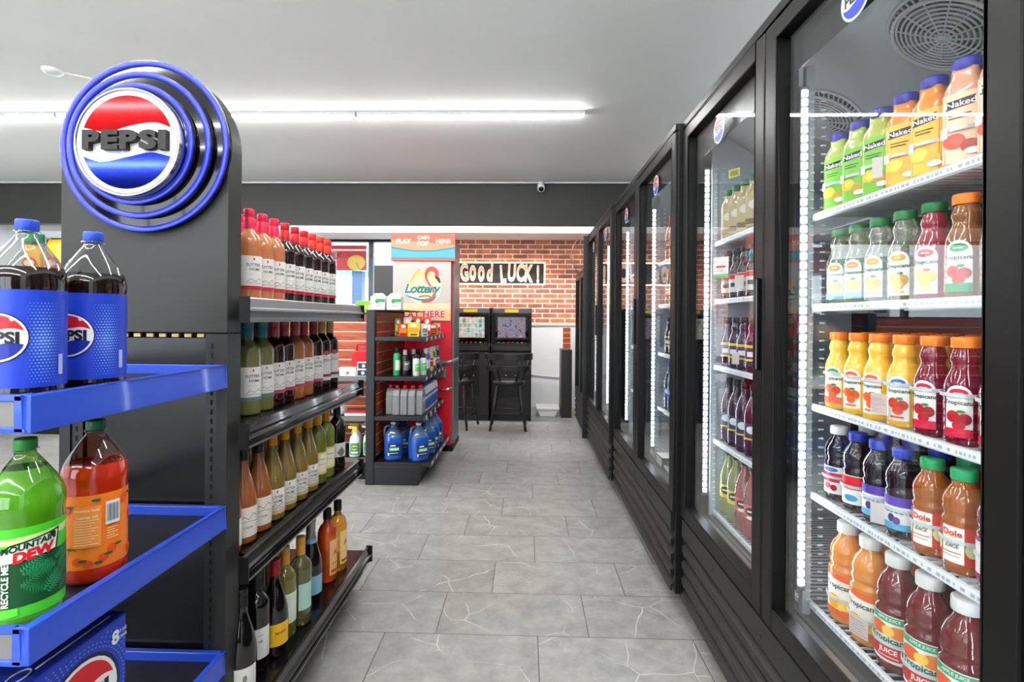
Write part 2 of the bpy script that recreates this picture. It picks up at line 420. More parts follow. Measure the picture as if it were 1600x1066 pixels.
# outside the shop window
MB().box(-14, 4, YB + .3, 26, -.12, -.1, mat((190, 190, 186), .9, noise=.05)).build('pavement', kind='structure')
o = thing('canopy', 'pale teal canopy on a blue post outside the shop window', 'canopy')
MB().prism([(-6.2, 2.35), (-2.1, 2.1), (-2.1, 2.28), (-6.2, 2.55)], 'y', 10.0, 12.0, mat((170, 225, 212), .5)).build('roof', o)
MB().box(-3.45, -3.25, 10.1, 10.3, -.1, 2.2, mat((92, 118, 160), .5)).build('post', o)
o = thing('parked_car', 'blue grey car parked beyond the shop window', 'car', (-4.6, 13.2, -.1))
MB().prism([(-2.1, .3), (2.1, .3), (2.15, .8), (1.3, .95), (.7, 1.4), (-.9, 1.42), (-1.6, .98), (-2.15, .88)], 'y', -.85, .85, mat((120, 145, 185), .3, coat=.5)).build('car_body', o, bevel=.08)
for x in (-1.3, 1.3):
    for y in (-.86, .7): MB().lathe([(.001, 0), (.31, 0), (.32, .04), (.32, .14), (.3, .17), (.001, .17)], BLACKM, 18).xf(Matrix.Translation((x, y + .16, .31)) @ Matrix.Rotation(R(90), 4, 'X')).build('wheel', o)
o = thing('flower_shrub', 'pale green shrub with orange flowers outside the shop window', 'shrub', (-3.55, 9.3, -.1))
mb = MB(); mf = MB()
for i in range(420):
    p = Vector((random.gauss(0, .3), random.gauss(0, .2), 1.25 + random.gauss(0, .28))); a = random.random() * 6.28; s_ = random.uniform(.03, .06)
    d = Vector((math.cos(a), math.sin(a), random.uniform(-.5, .8))) * s_; e = Vector((-d.y, d.x, d.z * .3)) * .5
    (mf if i % 14 == 0 else mb).add([p - d, p + e, p + d, p - e], [(0, 1, 2, 3)], mat((236, 120, 70), .6) if i % 14 == 0 else mat((150, 196, 130), .6))
mb.tube([(0, 0, 0), (.02, 0, .6), (-.02, .03, 1.1)], .025, mat((96, 84, 66), .8)).build('foliage', o); mf.build('blossom', o)

# ================================================================== CEILING LIGHTS
TUBE = mat((255, 253, 250), .5, emit=LIGHT, key='tube')
def strip_light(x0, x1, y, label):
    o = thing('strip_light', label, 'ceiling light', ((x0 + x1) / 2, y, HC), group='linear ceiling lights')
    h = (x1 - x0) / 2 - .006
    MB().box(-h, h, -.022, .022, -.024, 0, WHITE).build('housing', o)
    MB().box(-h + .012, h - .012, -.015, .015, -.033, -.024, TUBE).build('diffuser', o)
    for s in (-1, 1): MB().box(s * h, s * (h - .012), -.016, .016, -.034, -.024, WHITE).build('end_cap', o)
strip_light(-1.37, .46, 4.09, 'white linear ceiling light ending above the tall coolers')
strip_light(-3.83, -1.37, 4.09, 'white linear ceiling light joined at the left of the one above the coolers')
strip_light(-6.3, -3.83, 4.09, 'white linear ceiling light running off the left edge of the photo')
for yi, y in enumerate((1.9, .3, -1.3, -2.8)):
    for i, (a, b) in enumerate(((-1.37, 1.15), (-3.83, -1.37), (-6.3, -3.83))):
        strip_light(a, b, y, 'white linear ceiling light, %s from the coolers, %s row behind the visible one' % (ORD[i], ORD[yi]))
# lamp row added out of view in the soffit bay to brighten the back
for i, (a, b) in enumerate(((-1.6, 1.2), (-4.6, -1.8))):
    o = thing('strip_light', 'added unseen light behind the bulkhead, %s from the brick corner' % ORD[i], 'ceiling light', ((a + b) / 2, 6.5, 2.66), group='added lights behind the bulkhead')
    h = (b - a) / 2
    MB().box(-h, h, -.022, .022, -.012, 0, WHITE).build('housing', o)
    MB().box(-h + .01, h - .01, -.016, .016, -.02, -.012, mat((255, 250, 244), .5, emit=LIGHT * 1.3, key='added_tube')).build('diffuser', o)
# smoke detector with surface conduit
o = thing('smoke_detector', 'round white smoke detector with thin conduit on the ceiling', 'smoke detector', (-3.18, 3.36, HC))
MB().lathe([(.058, 0), (.058, -.01), (.05, -.022), (.03, -.028), (.001, -.028)], WHITE, 28, caps=False).build('housing', o)
MB().tube([(.054, .02, -.008), (.4, .3, -.008), (.72, .56, -.008)], .006, WHITE, 6).build('conduit', o)
# security camera on the bulkhead
o = thing('security_camera', 'small white bullet security camera on the dark bulkhead', 'camera', (.165, YBEAM - .06, HC - .01))
MB().lathe([(.035, 0), (.035, -.02), (.02, -.03)], WHITE, 20).build('mount', o)
MB().lathe([(.04, 0), (.042, .01), (.042, .1), (.036, .115)], WHITE, 22).xf(Matrix.Translation((0, .03, -.035)) @ Matrix.Rotation(R(125), 4, 'X')).build('housing', o)
MB().lathe([(.034, .113), (.03, .119), (.001, .119)], GLOSSB, 22).xf(Matrix.Translation((0, .03, -.035)) @ Matrix.Rotation(R(125), 4, 'X')).build('lens', o)

# ================================================================== COOLERS
LEDM = mat((240, 247, 255), .5, emit=LED, key='led')
def fan_grille(parent, c, r, M):
    mb = MB(); g = mat((196, 198, 198), .5)
    for q in (.14, .24, .34, .44, .54, .64, .74, .84, .94):
        mb.tube([(r * q * math.cos(R(a)), r * q * math.sin(R(a)), .012 + .012 * (1 - q)) for a in range(0, 360, 12)], .0026, g, 5, closed=True)
    for k in range(12):
        a = R(k * 30 + 8); mb.tube([(r * .1 * math.cos(a), r * .1 * math.sin(a), .024), (r * math.cos(a), r * math.sin(a), .01)], .0022, g, 5)
    for k in range(48):
        a = R(k * 7.5); mb.tube([(r * .98 * math.cos(a), r * .98 * math.sin(a), .014), (r * 1.13 * math.cos(a + .08), r * 1.13 * math.sin(a + .08), .002)], .0028, g, 4)
    for q in (1.0, 1.14): mb.tube([(r * q * math.cos(R(a)), r * q * math.sin(R(a)), .016 if q == 1 else .003) for a in range(0, 360, 10)], .0045, g, 6, closed=True)
    mb.lathe([(.001, .026), (r * .12, .024), (r * .12, .02)], g, 16, caps=False)
    mb.xf(Matrix.Translation(c) @ M).build('fan_grille', parent)
    mb = MB().lathe([(.001, .0012), (r * 1.08, .0012)], mat((30, 32, 36), .6), 28, caps=False)
    for k in range(5):
        a = R(k * 72); 
        mb.add([(r * .15 * math.cos(a), r * .15 * math.sin(a), .003), (r * .8 * math.cos(a - .2), r * .8 * math.sin(a - .2), .003), (r * .9 * math.cos(a + .4), r * .9 * math.sin(a + .4), .009), (r * .2 * math.cos(a + 1), r * .2 * math.sin(a + 1), .006)], [(0, 1, 2, 3)], mat((120, 122, 124), .5))
    mb.xf(Matrix.Translation(c) @ M).build('fan', parent)
def cooler(label, X, Ya, Yb, ztop=2.10, zb=.09, zd0=.43, doors=2, shelf_z=((.49, .79, 1.03, 1.30, 1.545),) * 2, detail=1, sticker=True, D=.72, fans=(), handle=True, group='black glass door coolers', led=LEDM, shelf_out=.12):
    o = thing('display_cooler', label, 'cooler', group=group)
    X1 = X + D; zd1 = ztop - .035; inner = .03
    cb = MB()
    for a, b in ((Ya, Ya + inner), (Yb - inner, Yb)): cb.box(X + .012, X1, a, b, zb, ztop, BLACKM)
    cb.box(X + .055, X1, Ya + inner, Yb - inner, zd1 - .02, ztop, BLACKM).box(X1 - .02, X1, Ya + inner, Yb - inner, zb, zd1 - .02, BLACKM)
    cb.box(X + .06, X1 - .02, Ya + inner, Yb - inner, zb, zd0 - .02, mat((18, 18, 18), .6))
    cb.box(X + .0, X + .055, Ya + .002, Yb - .002, zd1 + .006, ztop, BLACKM)
    cb.build('cabinet', o, bevel=.003)
    # liner: pale side walls, dark back, steel sill
    lb = MB()
    lb.box(X + .11, X1 - .03, Yb - inner - .004, Yb - inner, zd0, zd1 - .02, LINER).box(X + .085, X1 - .03, Ya + inner, Ya + inner + .004, zd0, zd1 - .02, LINER)
    lb.box(X1 - .03, X1 - .02, Ya + inner, Yb - inner, zd0, zd1 - .02, NAVYB)
    lb.box(X + .06, X1 - .03, Ya + inner, Yb - inner, zd0 - .02, zd0 + .012, mat((128, 130, 130), .3, metal=.7))
    lb.box(X + .06, X + .085, Ya + inner, Yb - inner, zd0 + .012, zd0 + .03, STEEL)
    lb.box(X + .10, X + .112, Ya + inner, Yb - inner, zd0 + .012, zd0 + .022, STEEL)
    lb.build('liner', o)
    # sloping evaporator cover
    if detail:
        a = (X + .13, zd1 - .02); b = (X1 - .03, 1.70 if ztop > 2 else ztop - .3)
        MB().prism([a, b, (b[0], zd1 - .02)], 'y', Ya + inner + .006, Yb - inner - .006, mat((176, 180, 182), .45)).build('evaporator_cover', o)
        ang = math.atan2(a[1] - b[1], b[0] - a[0])
        n = Vector((-math.sin(ang), 0, -math.cos(ang)))
        for yf, t in fans:
            c = Vector((a[0] + (b[0] - a[0]) * t, yf, a[1] + (b[1] - a[1]) * t)) + n * .002
            fan_grille(o, c, .108, n.to_track_quat('Z', 'Y').to_matrix().to_4x4())
    W = (Yb - Ya) / doors
    for d in range(doors):
        y0, y1 = Ya + W * d + (.006 if d == 0 else .003), Ya + W * (d + 1) - (.006 if d == doors - 1 else .003)
        z0, z1 = zd0 + .004, zd1; fw = .057
        dr = MB().box(X, X + .045, y0, y0 + fw, z0, z1, FRAME).box(X, X + .045, y1 - fw, y1, z0, z1, FRAME).box(X, X + .045, y0 + fw, y1 - fw, z1 - .05, z1, FRAME).box(X, X + .045, y0 + fw, y1 - fw, z0, z0 + .055, FRAME)
        door = dr.build('door', o, bevel=.004)
        for gx in (.020,): MB().box(X + gx, X + gx + .004, y0 + fw - .004, y1 - fw + .004, z0 + .05, z1 - .045, GLASS).build('glass_pane', door)
        MB().box(X + .0385, X + .0395, y0 + fw - .002, y1 - fw + .002, z1 - .155, z1 - .045, mat((30, 30, 31), .25, coat=.3)).build('printed_band', door)
        MB().box(X + .0385, X + .0395, y1 - fw - .03, y1 - fw + .002, z0 + .05, z1 - .155, mat((30, 30, 31), .25, coat=.3)).build('printed_band', door)
        if sticker:
            sm = MB(); decal(sm, roundel(0, 0, .05, red=(200, 50, 46), rim=(150, 160, 170)))
            sm.lathe([(.0505, 0), (.0505, .0006)], mat((40, 44, 60), .4), 28, caps=True).xf(Matrix.Rotation(R(90), 4, 'X'), start=0) if False else None
            sm.xf(Matrix.Translation((X + .0132, (y0 + y1) / 2, z1 - .132)) @ Matrix.Rotation(R(-90), 4, 'Z')).build('sticker', door, label='round red white and blue sticker')
        if handle:
            yh = y0 + .012 if d == 1 else y1 - .03
            if doors == 2 and d == 1: MB().box(X - .016, X + .001, yh - .004, yh + .012, 1.12, 1.38, GLOSSB).build('handle', door, bevel=.004)
    # LED strips: one behind each door post, one on the far wall
    for k in range(1, doors + 1):
        yl = Ya + W * k - (.028 if k < doors else .06)
        if k < doors:
            MB().box(X + .05, X + .078, Ya + W * k - .03, Ya + W * k + .03, zd0, zd1 - .02, mat((44, 48, 56), .4)).build('door_post', o)
            MB().box(X + .108, X + .13, Ya + W * k - .012, Ya + W * k + .006, zd0 + .02, zd1 - .1, mat((196, 205, 212), .4)).build('pilaster', o)
        else:
            MB().box(X + .108, X + .13, Yb - inner - .02, Yb - inner - .005, zd0 + .02, zd1 - .1, mat((196, 205, 212), .4)).build('pilaster', o)
        if detail:
            g = MB(); yc = Ya + W * k - .034 if k < doors else Yb - inner - .008
            g.box(X + .078, X + .1, yc - .006, yc + .006, zd0 + .1, zd1 - .17, mat((84, 88, 94), .5))
            if k < doors: g.box(X + .078, X + .1, yc + .054, yc + .066, zd0 + .1, zd1 - .17, mat((84, 88, 94), .5))
            lamp = g.build('light_strip', o)
            if k == 1:  # near-wall strip added out of view to light the stock
                yn = Ya + inner + .004; ln = MB().box(X + .078, X + .1, yn, yn + .012, zd0 + .1, zd1 - .17, mat((84, 88, 94), .5)).build('light_strip', o)
                g2 = MB(); z = zd0 + .115
                while z < zd1 - .185: g2.box(X + .082, X + .096, yn + .012, yn + .0155, z, z + .016, led); z += .0245
                g2.build('light_beads', ln)
            g = MB(); z = zd0 + .115
            while z < zd1 - .185:
                g.box(X + .082, X + .096, yc - .0095, yc - .006, z, z + .016, led)
                if k < doors: g.box(X + .082, X + .096, yc + .066, yc + .0695, z, z + .016, led)
                z += .0245
            g.build('light_beads', lamp)
    if detail:
        tm = mat((240, 244, 248), .3)  # pale tabs standing in for ghost reflections of the LED beads
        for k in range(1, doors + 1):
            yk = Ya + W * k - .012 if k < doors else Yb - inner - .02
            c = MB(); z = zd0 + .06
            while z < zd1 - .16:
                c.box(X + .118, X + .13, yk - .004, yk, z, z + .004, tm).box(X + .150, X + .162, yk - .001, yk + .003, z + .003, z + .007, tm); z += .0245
            c.build('led_ghost_row', o)
    # shelves
    for d in range(doors):
        ya, yb = Ya + W * d + .02 + (inner if d == 0 else 0), Ya + W * (d + 1) - .022 - (inner if d == doors - 1 else 0)
        for z in shelf_z[d]:
            sb = MB(); wm = mat((206, 210, 214), .35, metal=.1)
            xs = X + shelf_out
            sb.box(xs, xs + .006, ya, yb, z - .014, z + .006, wm)
            sb.box(xs - .003, xs, ya + .01, yb - .01, z - .011, z + .003, mat((226, 230, 236), .4))
            sb.box(xs + .25, xs + .258, ya, yb, z - .01, z - .004, wm).box(X1 - .07, X1 - .062, ya, yb, z - .01, z - .004, wm)
            y = ya + .01
            while y < yb:
                sb.box(xs + .006, X1 - .06, y, y + .004, z - .004, z, wm); y += .0225 if detail else .06
            sh = sb.build('shelf', o)
            if detail:
                dm = MB(); dots = []; u = ya + .03; q = mat((168, 172, 178), .5)
                while u < yb - .03:
                    l = random.choice((.004, .006, .009)); dm.box(xs - .0034, xs - .003, u, u + l, z - .007, z - .001, q); u += l + random.choice((.004, .006, .012))
                dm.build('price_strip', sh)
    # louvred kick grille
    g = MB(); gm = mat((32, 32, 31), .4, ior=1.3); zt = zd0 - .004
    g.box(X + .0, X + .02, Ya + inner, Yb - inner, zt - .075, zt, gm)
    z = zt - .075; n = 4; st_ = (z - zb) / n
    for i in range(n):
        zz = z - st_ * i
        g.prism([(X + .035, zz - st_ * .3), (X + .0, zz - st_ * .62), (X + .0, zz - st_), (X + .008, zz - st_), (X + .012, zz - st_ * .66), (X + .04, zz - st_ * .36)], 'y', Ya + inner, Yb - inner, gm)
    gr = g.build('louvre_grille', o)
    for y in (Ya + W * .5, Ya + W * 1.0, Ya + W * 1.5):
        if y < Yb: MB().lathe([(.001, .003), (.008, .002), (.009, 0)], GLOSSB, 12, caps=False).xf(Matrix.Translation((X, y, zt - .045)) @ Matrix.Rotation(R(-90), 4, 'Y')).build('screw', gr)
    for x in (X + .10, X1 - .08):
        for y in (Ya + .09, Yb - .09):
            c = MB().tube([(x, y - .012, .038), (x, y + .012, .038)], .037, mat((24, 24, 24), .5), 16)
            c.box(x - .02, x + .02, y - .018, y - .013, .04, zb, STEEL).box(x - .02, x + .02, y + .013, y + .018, .04, zb, STEEL).box(x - .03, x + .03, y - .03, y + .03, zb - .006, zb, STEEL)
            c.build('caster', o)
    return o
SZ_A = (.492, .79, 1.03, 1.30, 1.545); SZ_B = (.472, .765, 1.07, 1.34, 1.578)
cooler('tall black cooler nearest the camera, full of juice bottles', .66, .70, 2.21, shelf_z=(SZ_A, SZ_B), fans=((1.215, .32), (1.71, .32)))
cooler('tall black cooler second from the camera, next to the juice cooler', .632, 2.215, 3.745, shelf_z=(SZ_B, SZ_B), fans=())
cooler('tall black cooler third from the camera, before the low cooler', .612, 3.75, 5.19, shelf_z=(SZ_B, SZ_B), fans=())
cooler('black cooler cut off at the right edge of the photo', .66, -.82, .695, shelf_z=(SZ_A, SZ_A), fans=(), detail=0)
cooler('shorter black glass door cooler at the far end of the row', .60, 5.24, 6.30, ztop=1.80, zd0=.40, shelf_z=((.46, .78, 1.1, 1.42),) * 2, sticker=False, fans=(), detail=1, handle=False)
MB().box(.575, 1.36, 5.2, 5.225, .06, 2.10, mat((22, 22, 24), .4)).build('divider_panel', label='tall thin black panel between tall and short coolers', cat='panel')

# ---------- drinks for the coolers
def cap_geo(r, h, col, z, ridge=True):
    m = mat(col, .38)
    return MB().lathe([(r * .97, z), (r, z + .001), (r, z + h * .86), (r * .93, z + h), (r * .3, z + h + .0003), (.0001, z + h + .0003)], m, 36, ridge=(z, z + h * .9, r * .035) if ridge else None, caps=False)
def juice(kind, liq, capc, art, see=.3, seg=22, capr=None):
    def make():
        o = thing('juice_bottle', 'x', 'bottle')
        LQ = liquid(liq, see)
        if kind == 'small':    # waisted 15 oz bottle
            P = [(.0285, 0), (.0325, .005), (.0325, .028), (.0318, .032), (.0325, .036), (.0325, .105), (.0315, .115), (.027, .129), (.0225, .139), (.0205, .146), (.0215, .153), (.0235, .158), (.0225, .165), (.0205, .172), (.0185, .178), (.0185, .182)]
            cz, cr, ch, sq, Rd = .181, capr or .0215, .02, None, .0325
        elif kind == 'square':
            P = [(.027, 0), (.0305, .005), (.0305, .145), (.029, .155), (.0245, .166), (.0215, .172), (.0205, .18), (.0205, .19)]
            cz, cr, ch, sq, Rd = .188, .0235, .022, 5, .0305
        elif kind == 'round':
            P = [(.027, 0), (.032, .006), (.0305, .012), (.0325, .018), (.0325, .092), (.0335, .097), (.0335, .101), (.0300, .106), (.0325, .114), (.0335, .121), (.0325, .127), (.0335, .133), (.031, .142), (.025, .154), (.0185, .163), (.0180, .174)]
            cz, cr, ch, sq, Rd = .172, .0205, .021, None, .0325
        elif kind == 'large':
            P = [(.036, 0), (.041, .008), (.0385, .014), (.042, .022), (.042, .125), (.043, .13), (.0425, .134), (.037, .14), (.0405, .148), (.0415, .158), (.0385, .166), (.0405, .173), (.0385, .184), (.032, .2), (.0225, .212), (.0205, .219), (.0205, .226)]
            cz, cr, ch, sq, Rd = .224, .0245, .026, None, .042
        elif kind == 'tall':
            P = [(.030, 0), (.0345, .006), (.0325, .014), (.0345, .024), (.0345, .06), (.0325, .066), (.0325, .12), (.0345, .126), (.0345, .15), (.0325, .158), (.030, .175), (.022, .198), (.014, .215), (.0125, .232), (.0125, .243)]
            cz, cr, ch, sq, Rd = .24, .0155, .02, None, .0325
        MB().lathe(P, LQ, seg, sq=sq).build('bottle_body', o, recalc=True)
        cap_geo(cr, ch, capc, cz).build('cap', o)
        if art:
            m = MB(); decal(m, art, Rd + .0004, sq=sq); m.build('label', o, recalc=False)
        return o
    return Kind(make)
def arch(w_, z0, z1, n=10): return [(-w_, z0), (w_, z0)] + [(w_ * math.cos(R(a)), z1 - w_ + w_ * math.sin(R(a))) for a in range(0, 181, 180 // n)]
def trop(badge, fruit, word=(30, 60, 46), band=None, leaf=(60, 130, 60)):
    a = [('poly', arch(.021, .016, .112), (238, 238, 232)), ('ell', 0, .098, .0145, .008, badge), ('rect', -.007, .097, .007, .0985, (240, 235, 225)),
         T('Tropicana', 0, .079, .0112, word, bold=.02)]
    a += [('ell', -.008, .054, .0105, .011, fruit), ('ell', .009, .05, .01, .0105, tuple(int(c * .86) for c in fruit)), ('ell', .001, .038, .0095, .009, fruit), ('ell', .004, .064, .006, .003, leaf)]
    if band: a.append(('rect', -.021, .016, .021, .032, band))
    else: a.append(('rect', -.012, .022, .012, .026, fruit))
    return a
def naked(bg, fruit, ink=(70, 40, 30)):
    return [('rect', -.0285, .012, .0285, .142, bg), ('poly', [(-.02, .112), (.018, .116), (.019, .132), (-.019, .128)], (28, 26, 44)),
            T('Naked', 0, .122, .0155, (240, 240, 240), rot=3, bold=.015), ('rect', -.016, .1, .014, .102, ink), ('rect', -.016, .094, .01, .096, ink),
            ('ell', -.008, .052, .015, .014, fruit), ('ell', .012, .04, .012, .012, tuple(int(c * .85) for c in fruit)), ('ell', -.006, .051, .009, .008, tuple(min(255, int(c * 1.15)) for c in fruit)),
            ('ell', .015, .03, .01, .006, (238, 238, 238)), ('rect', -.026, .06, -.016, .08, (236, 236, 230))]
KJ = {
 'naked_green': juice('square', (176, 186, 92), (52, 52, 150), naked((124, 190, 64), (228, 186, 66), (40, 90, 30)),0),
 'naked_orange': juice('square', (222, 138, 62), (48, 48, 158), naked((240, 186, 70), (248, 206, 80)),0),
 'naked_peach': juice('square', (218, 158, 128), (48, 48, 158), naked((240, 204, 170), (214, 84, 66)),0),
 'lemonade': juice('small', (222, 224, 180), (34, 120, 62), trop((232, 140, 48), (240, 200, 90), band=(130, 196, 206)), .5),
 'clearpunch': juice('small', (230, 230, 212), (48, 130, 74), trop((236, 160, 40), (236, 190, 90)), .5),
 'pinklem': juice('small', (196, 66, 84), (30, 116, 60), trop((204, 40, 62), (240, 214, 90), leaf=(220, 70, 60)), .3),
 'apple': juice('small', (196, 128, 74), (240, 128, 34), trop((34, 130, 62), (196, 44, 40), band=(50, 140, 84)), .35),
 'orange': juice('small', (240, 190, 56), (246, 132, 34), trop((232, 96, 36), (232, 96, 36)),0),
 'orange_green': juice('small', (232, 190, 62), (246, 132, 34), trop((60, 150, 84), (226, 84, 44), band=(232, 90, 50)),0),
 'orange_blue': juice('small', (240, 186, 60), (246, 132, 34), trop((56, 110, 156), (214, 64, 44)),0),
 'cran': juice('small', (130, 16, 50), (246, 132, 34), trop((196, 22, 62), (176, 22, 40), band=(206, 20, 60)), .2),
 'dark_white': juice('round', (34, 20, 30), (226, 226, 226), [('rect', -.04, .02, .04, .09, (236, 236, 236)), ('ell', 0, .082, .02, .006, (60, 110, 160)), ('rect', -.04, .05, .04, .074, (200, 40, 56)), ('ell', -.006, .04, .008, .008, (176, 24, 40)), ('ell', .01, .036, .008, .008, (176, 24, 40))], .1),
 'dark_red': juice('round', (36, 18, 26), (44, 62, 178), [('rect', -.04, .02, .04, .09, (236, 236, 236)), ('rect', -.04, .056, .04, .088, (216, 30, 46)), ('ell', 0, .035, .016, .008, (60, 150, 190))], .1),
 'dark_purple': juice('round', (32, 20, 34), (48, 66, 190), [('rect', -.04, .02, .04, .09, (232, 232, 236)), ('rect', -.04, .07, .04, .09, (92, 62, 176)), ('rect', -.04, .02, .04, .034, (86, 170, 206)), ('ell', -.004, .044, .007, .009, (70, 40, 110)), ('ell', .006, .04, .007, .008, (100, 60, 140)), T('GRAPE', 0, .06, .012, (60, 50, 120), bold=.02)], .1),
 'dole_apple': juice('round', (196, 108, 40), (44, 168, 104), [('rect', -.042, .02, .042, .09, (206, 60, 50)), ('rect', -.022, .022, .014, .088, (244, 242, 230)), ('ell', .026, .05, .011, .014, (214, 218, 160)), ('ell', -.032, .05, .009, .012, (214, 218, 160)), T('Dole', -.004, .077, .0155, (206, 40, 40), bold=.03), ('line', [(-.014, .071), (-.004, .0695), (.006, .071)], .0016, (244, 180, 50)), T('APPLE', -.004, .06, .0085, (60, 60, 60), bold=.02), T('JUICE', -.004, .052, .0085, (60, 60, 60), bold=.02), ('rect', -.018, .04, .01, .042, (200, 90, 90)), ('rect', -.018, .034, .008, .0355, (150, 150, 150))], .25),
 'dole_purple': juice('round', (120, 60, 84), (44, 168, 104), [('rect', -.042, .02, .042, .09, (232, 226, 232)), ('rect', -.042, .02, .042, .03, (150, 40, 90)), ('rect', -.042, .086, .042, .09, (150, 40, 90)), T('Dole', -.004, .077, .015, (206, 40, 40), bold=.03), ('line', [(-.014, .069), (-.004, .0675), (.006, .069)], .0016, (244, 180, 50)), T('100% JUICE', -.004, .06, .0065, (190, 60, 60), bold=.02)] + [('rect', -.02, .05 - i * .005, .012 - (i % 2) * .006, .0515 - i * .005, (140, 130, 150)) for i in range(4)], .2),
 'big_orange': juice('large', (216, 134, 52), (232, 232, 230), [('rect', -.055, .022, .055, .124, (240, 236, 224)), ('poly', spline([(-.055, .124), (-.055, .116), (-.02, .112), (.03, .106), (.055, .11), (.055, .124)], 4), (234, 96, 36)), T('Tropicana', 0, .092, .0175, (34, 60, 44), bold=.02), ('ell', -.012, .054, .018, .018, (246, 176, 40)), ('ell', .014, .048, .015, .017, (250, 206, 80)), ('rect', -.055, .022, .055, .036, (236, 96, 34))],0),
 'big_red': juice('large', (116, 32, 32), (232, 232, 230), [('rect', -.056, .022, .056, .124, (232, 236, 232)), ('rect', -.056, .108, .056, .122, (66, 160, 112)), T('APPLE JUICE', 0, .115, .0085, (226, 240, 230), bold=.02), ('ell', -.02, .092, .022, .014, (226, 96, 44)), ('ell', .02, .09, .022, .014, (232, 130, 50)), ('ell', .0, .09, .012, .011, (250, 196, 80)), T('Tropicana', 0, .07, .0185, (36, 96, 66), bold=.03), ('ell', 0, .044, .046, .016, (190, 44, 34)), T('JUICE', 0, .046, .014, (240, 226, 220), bold=.03), ('rect', -.02, .034, .02, .036, (240, 226, 220))], .15),
 'coffee': juice('square', (168, 150, 112), (30, 104, 62), [('rect', -.028, .02, .028, .14, (176, 160, 124)), ('ell', 0, .1, .016, .016, (210, 206, 190)), ('rect', -.028, .03, .028, .05, (120, 96, 60))], .0),
 'tea_dark': juice('small', (40, 22, 24), (28, 26, 28), [('rect', -.04, .03, .04, .1, (206, 206, 200)), ('rect', -.04, .08, .04, .098, (196, 40, 40)), ('rect', -.02, .05, .02, .066, (40, 40, 44))], .1),
 'purple_y': juice('small', (62, 24, 66), (26, 24, 28), [('rect', -.04, .09, .04, .1, (220, 190, 50)), ('rect', -.04, .05, .04, .09, (60, 50, 90)), ('rect', -.02, .058, .02, .076, (220, 220, 230)), ('rect', -.04, .042, .04, .05, (220, 190, 50))], .15),
 'tall_purple': juice('tall', (58, 22, 60), (24, 22, 26), [('rect', -.045, .126, .045, .134, (226, 200, 60)), ('rect', -.045, .07, .045, .126, (54, 60, 90)), ('ell', 0, .1, .02, .014, (220, 224, 230)), ('rect', -.045, .064, .045, .07, (226, 200, 60))], .15),
 'tall_lemon': juice('tall', (206, 214, 140), (24, 22, 26), [('rect', -.045, .07, .045, .134, (228, 214, 90)), ('ell', 0, .1, .022, .015, (30, 30, 34)), ('rect', -.014, .097, .014, .103, (240, 240, 240))], .35),
 'tall_pink': juice('tall', (226, 130, 130), (24, 22, 26), [('rect', -.045, .07, .045, .134, (226, 110, 90)), ('ell', 0, .1, .022, .015, (30, 30, 34)), ('rect', -.014, .097, .014, .103, (240, 240, 240)), ('ell', .0, .078, .016, .006, (240, 240, 240))], .35),
 'water': juice('tall', (150, 186, 214), (40, 80, 170), [('rect', -.045, .07, .045, .13, (40, 96, 176)), ('ell', 0, .1, .02, .014, (230, 234, 240))], .6),
 'sport': juice('tall', (226, 120, 40), (214, 60, 40), [('rect', -.045, .07, .045, .13, (40, 60, 60)), ('ell', 0, .1, .02, .014, (236, 160, 60))], .3),
}
DESC = {'naked_green': 'green smoothie bottle with violet cap', 'naked_orange': 'orange smoothie bottle with violet cap', 'naked_peach': 'peach smoothie bottle with violet cap',
 'lemonade': 'green-capped lemonade bottle', 'clearpunch': 'green-capped pale punch bottle', 'pinklem': 'green-capped red punch bottle', 'apple': 'orange-capped apple juice bottle',
 'orange': 'orange juice bottle with orange badge', 'orange_green': 'orange juice bottle with green badge', 'orange_blue': 'orange juice bottle with blue badge', 'cran': 'orange-capped dark cranberry juice bottle',
 'dark_white': 'white-capped dark juice bottle', 'dark_red': 'blue-capped dark juice bottle', 'dark_purple': 'blue-capped grape juice bottle', 'dole_apple': 'green-capped apple juice bottle', 'dole_purple': 'green-capped purple juice bottle',
 'big_orange': 'large white-capped orange juice bottle', 'big_red': 'large white-capped dark red juice bottle', 'coffee': 'tan coffee drink bottle', 'tea_dark': 'dark tea bottle', 'purple_y': 'dark purple drink bottle',
 'tall_purple': 'tall dark purple drink bottle', 'tall_lemon': 'tall cloudy yellow lemonade bottle', 'tall_pink': 'tall pink lemonade bottle', 'water': 'clear blue water bottle', 'sport': 'orange sports drink bottle'}
ROWN = ['front row', 'second row', 'third row', 'fourth row']
YC = [1.385, 1.307, 1.229, 1.151, 1.073, .995, .917]
plan = [
 (4, 'top shelf', ['naked_green', 'naked_green', 'naked_green', 'naked_orange', 'naked_orange', 'naked_peach', 'naked_peach'], 2, YC),
 (3, 'second shelf', ['lemonade', 'lemonade', 'clearpunch', 'clearpunch', 'pinklem', 'apple', 'apple'], 2, YC),
 (2, 'middle shelf', ['orange_green', 'orange', 'orange', 'orange_blue', 'cran', 'cran', 'cran'], 4, YC),
 (1, 'fourth shelf', ['dark_white', 'dark_red', 'dark_purple', 'dark_purple', 'dole_apple', 'dole_apple', 'dole_purple'], 3, YC),
 (0, 'bottom shelf', ['big_orange', 'big_orange', 'big_red', 'big_red', 'big_red'], 2, [1.352, 1.262, 1.172, 1.082, .992]),
]
